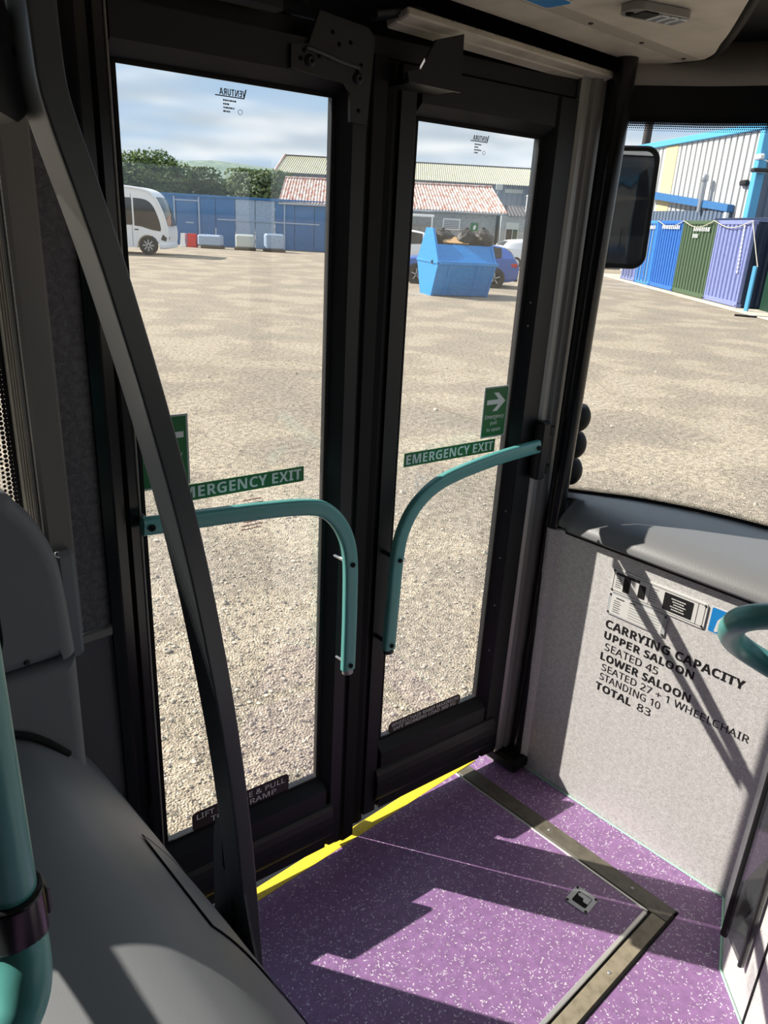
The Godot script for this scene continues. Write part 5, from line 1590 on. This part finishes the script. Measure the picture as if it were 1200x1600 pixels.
func car(label: String, at: Vector3, turn: float, length: float, height: float, paint: Material, _five: bool) -> void:
	# nose at -x, side toward +z
	var c := thing("car", label, "car", at, turn)
	var hl := length / 2.0
	var k := height / 1.47
	# stations: x, half width, sill y, belt y, roof y, roof half width
	var st := [[-1.0, 0.62, 0.30, 0.62, 0.63, 0.5], [-0.93, 0.82, 0.24, 0.74, 0.76, 0.7], [-0.75, 0.88, 0.20, 0.84, 0.88, 0.72], [-0.45, 0.90, 0.19, 0.92, 0.98, 0.70], [-0.36, 0.90, 0.19, 0.93, 1.05, 0.68], [-0.05, 0.91, 0.19, 0.95, 1.42, 0.60], [0.15, 0.91, 0.19, 0.97, 1.47, 0.60], [0.50, 0.91, 0.19, 0.99, 1.44, 0.60], [0.78, 0.90, 0.20, 1.02, 1.34, 0.58], [0.90, 0.87, 0.24, 1.02, 1.12, 0.62], [0.97, 0.82, 0.30, 0.86, 0.90, 0.64], [1.0, 0.74, 0.36, 0.72, 0.74, 0.6]]
	var rows := []
	for s in st:
		var x: float = s[0] * hl
		var row := PackedVector3Array()
		var half := [Vector2(s[1] * 0.90, s[2]), Vector2(s[1] * 0.99, s[2] + 0.14), Vector2(s[1], lerpf(s[2], s[3], 0.62)), Vector2(s[1] * 0.985, s[3] - 0.03), Vector2(s[1] * 0.95, s[3]), Vector2(lerpf(s[1] * 0.95, s[5], 0.55), lerpf(s[3], s[4], 0.58)), Vector2(s[5] * 1.04, lerpf(s[3], s[4], 0.93)), Vector2(s[5] * 0.8, s[4]), Vector2(0.0, s[4] + 0.02)]
		for p in half:
			row.append(Vector3(x, p.y * k, p.x))
		for i in range(half.size() - 2, -1, -1):
			row.append(Vector3(x, half[i].y * k, -half[i].x))
		rows.append(row)
	# smooth along the length
	var fine := []
	for i in rows.size() - 1:
		for q in 3:
			var row := PackedVector3Array()
			for j in rows[0].size():
				var a: Vector3 = rows[maxi(i - 1, 0)][j]
				var b: Vector3 = rows[i][j]
				var d: Vector3 = rows[i + 1][j]
				var e: Vector3 = rows[mini(i + 2, rows.size() - 1)][j]
				row.append(b.cubic_interpolate(d, a, e, q / 3.0))
			fine.append(row)
	fine.append(rows[-1])
	put("body", mb().grid(fine, false, false, true), paint, c)
	# glass laid into the cabin sides and ends
	var side := func(x0: float, x1: float) -> MB:
		var gr := []
		for row in fine:
			var x: float = row[0].x
			if x < x0 * hl or x > x1 * hl:
				continue
			var r2 := PackedVector3Array()
			for j in [4, 5, 6]:
				var p: Vector3 = row[j]
				r2.append(p + Vector3(0, 0.012 if j == 4 else -0.01, 0.014))
			gr.append(r2)
		return mb().grid(gr, false, false, true)
	put("side_window", side.call(-0.27, 0.22), M.dark_glass, c)
	put("side_window", side.call(0.26, 0.72), M.dark_glass, c)
	var ends := func(x0: float, x1: float) -> MB:
		var gr := []
		for row in fine:
			var x: float = row[0].x
			if x < x0 * hl or x > x1 * hl:
				continue
			var r2 := PackedVector3Array()
			for j in [7, 8, 9]:
				r2.append(row[j] + Vector3(signf(x) * 0.012, 0.014, 0))
			gr.append(r2)
		return mb().grid(gr, false, false, true)
	put("windscreen", ends.call(-0.37, -0.08), M.dark_glass, c)
	put("rear_window", ends.call(0.76, 0.92), M.dark_glass, c)
	for x in [-0.60, 0.62]:
		put("wheel_arch", mb().lathe([Vector2(0.37, -0.05), Vector2(0.37, 0.012), Vector2(0.0, 0.012)], Transform3D(Basis(Vector3.RIGHT, PI / 2), Vector3(x * hl, 0.33, 0.895)), 24), M.tyre, c)
		wheel_on(c, Vector3(x * hl, 0.325, 0.925), 0.325, 5)
		wheel_on(c, Vector3(x * hl, 0.325, -0.72), 0.325, 5)
	for z in [-1.0, 1.0]:
		put("tail_lamp", mb().box(Vector3(0.80 * hl, 0.72 * k, z * 0.62 - 0.26), Vector3(0.965 * hl, 0.87 * k, z * 0.62 + 0.26), 0.03), M.lamp_red, c)
		put("headlamp", mb().box(Vector3(-0.965 * hl, 0.58 * k, z * 0.6 - 0.2), Vector3(-0.84 * hl, 0.72 * k, z * 0.6 + 0.2), 0.03), M.lamp_clear, c)
	put("rear_bumper", mb().box(Vector3(0.93 * hl, 0.24, -0.7), Vector3(1.0 * hl, 0.36, 0.7), 0.03), M.tyre, c)
	put("wing_mirror", mb().box(Vector3(-0.27 * hl, 0.95 * k, 0.90), Vector3(-0.18 * hl, 1.06 * k, 1.08), 0.03), paint, c)

func container(called_label: String, near: float, far: float, m: Material, ends: bool) -> Node3D:
	# long side along the depth direction, face toward the yard (-RT)
	var w := far - near
	var c := thing("shipping_container", called_label, "container", outside(far, 10.75), -43.8 - 90.0, "row of containers along the yard")
	# local x runs toward the camera, z faces the yard
	var h := 2.59
	put("side_sheet", corrugated(w - 0.24, h - 0.30, 0.30, 0.07), m, c).position = Vector3(0.12, 0.17, -0.02)
	put("top_rail", mb().box(Vector3(0.0, h - 0.13, -0.10), Vector3(w, h, 0.0), 0.01), m, c)
	put("bottom_rail", mb().box(Vector3(0.0, 0.02, -0.10), Vector3(w, 0.17, 0.0), 0.01), m, c)
	for x in [0.0, w - 0.12]:
		put("corner_post", mb().box(Vector3(x, 0.0, -0.12), Vector3(x + 0.12, h, 0.005), 0.01), m, c)
		for y in [0.0, h - 0.12]:
			var cc := put("corner_casting", mb().box(Vector3(x - 0.005, y, -0.16), Vector3(x + 0.125, y + 0.12, 0.012), 0.01), m, c)
			put("casting_hole", mb().lathe([Vector2(0.035, 0.0), Vector2(0.035, 0.002), Vector2(0.0, 0.002)], Transform3D(Basis(Vector3.RIGHT, PI / 2), Vector3(x + 0.06, y + 0.06, 0.0125)), 10), M.pit, cc)
	put("roof_sheet", mb().box(Vector3(0.0, h - 0.03, -2.44), Vector3(w, h - 0.005, -0.10)), m, c)
	put("far_wall", mb().box(Vector3(0.0, 0.0, -2.44), Vector3(w, h - 0.03, -2.40)), m, c)
	put("end_sheet", corrugated(2.3, h - 0.06, 0.30, 0.04), M.c_navy if m == M.c_violet else m, c).transform = Transform3D(Basis(Vector3.UP, PI / 2), Vector3(w - 0.02, 0.03, -0.1))  # navy on the violet container's end stands in for its shade
	put("end_wall", mb().box(Vector3(0.0, 0.0, -2.40), Vector3(0.04, h - 0.03, -0.1)), m, c)
	if ends:
		for x in [0.35, 0.75, 1.25, 1.65]:
			if x < w - 0.2:
				put("lock_bar", mb().rod(Vector3(x, 0.1, 0.03), Vector3(x, h - 0.1, 0.03), 0.025, 8), M.galv, c)
	return c

func build_yard_right() -> void:
	var k := structure("trim_10", "low concrete kerb under the row of containers", "kerb")
	put("kerb", mb().box(Vector3(0, 0, 0), Vector3(22.0, 0.05, 3.2), 0.02, Transform3D(Basis(FW, Vector3.UP, RT), outside(20.0, 10.35))), M.concrete, k)
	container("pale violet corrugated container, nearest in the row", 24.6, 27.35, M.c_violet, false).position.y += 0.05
	container("dull green corrugated container between violet and blue ones", 27.40, 30.6, M.c_green, false).position.y += 0.05
	container("mid blue corrugated container next to the green one", 30.65, 33.55, M.c_blue, false).position.y += 0.05
	container("light blue container with upright lock bars beyond the mid blue one", 33.6, 35.6, M.c_sky, true).position.y += 0.05
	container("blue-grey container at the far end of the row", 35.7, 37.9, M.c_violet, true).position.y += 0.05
	# white stencil marks
	var marks := structure("trim_11", "white stencil marks along the container tops", "markings")
	var b := mb()
	var r := RandomNumberGenerator.new()
	r.seed = 12
	for q in [[27.9, 29.4, 1.95], [28.9, 29.4, 1.72], [30.9, 32.9, 2.0], [33.8, 35.2, 1.98]]:
		var d: float = q[0]
		while d < q[1]:
			var l := r.randf_range(0.08, 0.16)
			b.box(Vector3(d, q[2], 10.712), Vector3(d + l, q[2] + 0.13, 10.72))
			d += l + 0.09
	for j in 12:
		b.box(Vector3(24.95 + j * 0.012, 0.75 + j * 0.12, 10.712), Vector3(25.03 + j * 0.012, 0.84 + j * 0.12, 10.72))
	put("stencil", b, M.sign_white, marks).transform = Transform3D(Basis(FW, Vector3.UP, RT), Vector3.ZERO)
	var nv := thing("shipping_container", "dark navy container behind the front row", "container", outside(24.8, 13.4), -43.8)
	put("body", mb().box(Vector3(0.0, 0.0, -9.8), Vector3(2.4, 2.88, 0.0), 0.02), M.c_navy, nv)
	for x in [0.0, 2.28]:
		put("corner_post", mb().box(Vector3(x, 0.0, -0.1), Vector3(x + 0.12, 2.9, 0.02), 0.01), M.c_navy, nv)
	put("end_sheet", corrugated(2.1, 2.6, 0.3, 0.04), M.c_navy, nv).position = Vector3(0.15, 0.15, 0.05)
	# dark green container and its blue post at the edge of view
	var g := thing("shipping_container", "dark green container at the right edge beside a light blue post", "container", outside(23.2, 11.35), -43.8)
	put("end_sheet", corrugated(2.2, 2.35, 0.3, 0.04), M.c_dark_green, g).position = Vector3(0.12, 0.12, 0.02)
	put("body", mb().box(Vector3(0.0, 0.0, -1.1), Vector3(2.44, 2.55, -0.04), 0.01), M.c_dark_green, g)
	for x in [0.0, 2.32]:
		put("corner_post", mb().box(Vector3(x, 0.0, -0.08), Vector3(x + 0.12, 2.55, 0.05), 0.01), M.c_dark_green, g)
	put("white_label", mb().box(Vector3(0.06, 1.72, 0.05), Vector3(0.25, 1.86, 0.06)), M.sign_white, g)
	var po := thing("steel_post", "light blue steel post in front of the dark green container", "post", outside(23.7, 10.68))
	put("post", mb().box(Vector3(-0.055, 0.0, -0.055), Vector3(0.055, 1.35, 0.055), 0.01), M.trim_blue, po)
	put("base_plate", mb().box(Vector3(-0.18, 0.0, -0.18), Vector3(0.18, 0.03, 0.18), 0.005), M.trim_blue, po)
	var ho := thing("hose", "dark hose lying on the ground by the blue post", "hose", outside(22.4, 10.2))
	put("tube", mb().tube(spline([RT * -0.4 + Vector3(0, 0.03, 0), RT * 0.2 - FW * 0.2 + Vector3(0, 0.03, 0), RT * 0.9 - FW * 0.1 + Vector3(0, 0.03, 0), RT * 1.6 + Vector3(0, 0.03, 0)], 6), 0.03, 0.03, 8), M.tyre, ho)
	var ro := thing("rope", "pale rope slung between the container tops", "rope", outside(27, 10.7, 2.28))
	var rp := []
	for i in 31:
		var d := lerpf(23.6, 33.5, i / 30.0)
		var s := fposmod((d - 24.6) / 2.95, 1.0)
		rp.append(outside(d, 10.70, 2.30 - 0.22 * sin(PI * s) - (1.1 * maxf(24.6 - d, 0.0))) - outside(27, 10.7, 2.28))
	put("line", mb().tube(rp, 0.015, 0.015, 6), M.pale_trim, ro)

	# warehouse
	var w := thing("warehouse", "large white ribbed metal warehouse with light blue trim", "warehouse", outside(36.0, 15.4) - Vector3(-0.569, 0, 0.822) * 30.0, -124.7)
	# x runs toward the camera; near corner at x = 30
	put("side_sheet", corrugated(30.0, 6.6, 0.5, 0.11, 0.70, 0.18), M.clad_white, w)
	put("cream_sheet", mb().box(Vector3(21.3, 0.0, 0.0), Vector3(22.6, 6.5, 0.03)), M.clad_cream, w)
	put("fascia", mb().box(Vector3(-0.3, 6.53, -0.1), Vector3(30.2, 6.82, 0.16), 0.02), M.trim_blue, w)
	put("corner_trim", mb().box(Vector3(29.75, 0.0, -0.3), Vector3(30.1, 6.82, 0.1), 0.02), M.trim_blue, w)
	put("shaded_front_sheet", corrugated(14.0, 6.6, 0.42, 0.06), M.clad_slate, w).transform = Transform3D(Basis(Vector3.UP, PI / 2), Vector3(30.0, 0, -0.3))  # slate colour stands in for the shade on this face
	put("roof_sheet", mb().prism(PackedVector2Array([Vector2(0.1, 6.6), Vector2(0.1, 6.75), Vector2(-7.2, 7.6), Vector2(-14.5, 6.7), Vector2(-14.5, 6.55)]), 0.0, 30.1, Transform3D(Basis(Vector3(0, 0, 1), Vector3.UP, Vector3(1, 0, 0)), Vector3.ZERO)), M.clad_slate, w)
	put("back_sheet", mb().box(Vector3(0.0, 0.0, -14.4), Vector3(30.0, 6.6, -14.3)), M.clad_white, w)
	# lean-to
	var lt := thing("lean_to_shed", "low slate grey lean-to with blue fascia against the warehouse", "shed", outside(44.8, 13.70), -124.7)
	put("side_sheet", corrugated(7.7, 3.3, 0.35, 0.05, 0.6, 0.2), M.clad_slate, lt)
	put("end_sheet", mb().box(Vector3(7.65, 0.0, -0.24), Vector3(7.7, 3.3, -0.05)), M.clad_slate, lt)
	put("fascia", mb().prism(PackedVector2Array([Vector2(-0.1, 3.95), Vector2(7.8, 3.24), Vector2(7.8, 3.54), Vector2(-0.1, 4.30)]), -0.24, 0.08), M.fence_blue, lt)
	put("corner_trim", mb().box(Vector3(7.55, 0.0, -0.1), Vector3(7.75, 3.22, 0.05), 0.01), M.sign_white, lt)
	var fp := thing("flue_pipe", "silver flue pipe standing by the lean-to roof", "flue", outside(39.4, 14.45, 2.9))
	put("pipe", mb().tube([Vector3.ZERO, Vector3(0, 1.5, 0)], 0.12, 0.12, 14), M.galv, fp)
	put("cowl", mb().lathe([Vector2(0.12, 1.36), Vector2(0.17, 1.38), Vector2(0.17, 1.62), Vector2(0.1, 1.68), Vector2(0.0, 1.7)], Transform3D.IDENTITY, 14), M.galv, fp)
	var pl := thing("utility_pole", "tall dark pole behind the rear view mirror", "pole", outside(78.0, 22.4))
	put("shaft", mb().tube([Vector3.ZERO, Vector3(0, 17.0, 0) + RT * 0.2], 0.38, 0.38, 12), M.wood_pole, pl)
	# cameras and lamp at the warehouse corner
	var labels := ["black security camera left of the warehouse corner trim", "white security camera high on the warehouse corner"]
	for q in [[0, 36.6, 15.35, 3.95, M.ink], [1, 35.95, 15.5, 4.95, M.sign_white]]:
		var cm := thing("security_camera", labels[q[0]], "camera", outside(q[1], q[2], q[3]), -43.8 - 90)
		put("bracket", mb().rod(Vector3(0, 0, -0.3), Vector3(0, 0.1, 0.15), 0.04, 8), q[4], cm)
		put("camera_body", mb().box(Vector3(-0.30, 0.05, 0.05), Vector3(0.30, 0.28, 0.28), 0.05), q[4], cm)
		put("lens", mb().rod(Vector3(-0.33, 0.16, 0.16), Vector3(-0.29, 0.16, 0.16), 0.08, 12), M.pit, cm)
	var wl := thing("wall_light", "grey wall floodlight on the light blue corner trim", "light", outside(35.8, 15.4, 4.5), -43.8)
	put("housing", mb().box(Vector3(-0.35, 0.0, -0.1), Vector3(0.3, 0.16, 0.25), 0.03), M.dark_metal, wl)
	put("lens", mb().box(Vector3(-0.3, -0.02, -0.05), Vector3(0.25, 0.0, 0.2), 0.005), M.lamp_clear, wl)
	put("cable", mb().tube(spline([Vector3(0.3, 0.1, 0.1), Vector3(0.55, -0.1, 0.1), Vector3(0.9, -0.05, 0.1), Vector3(1.3, 0.15, 0.1)], 5), 0.02, 0.02, 6), M.tyre, wl)
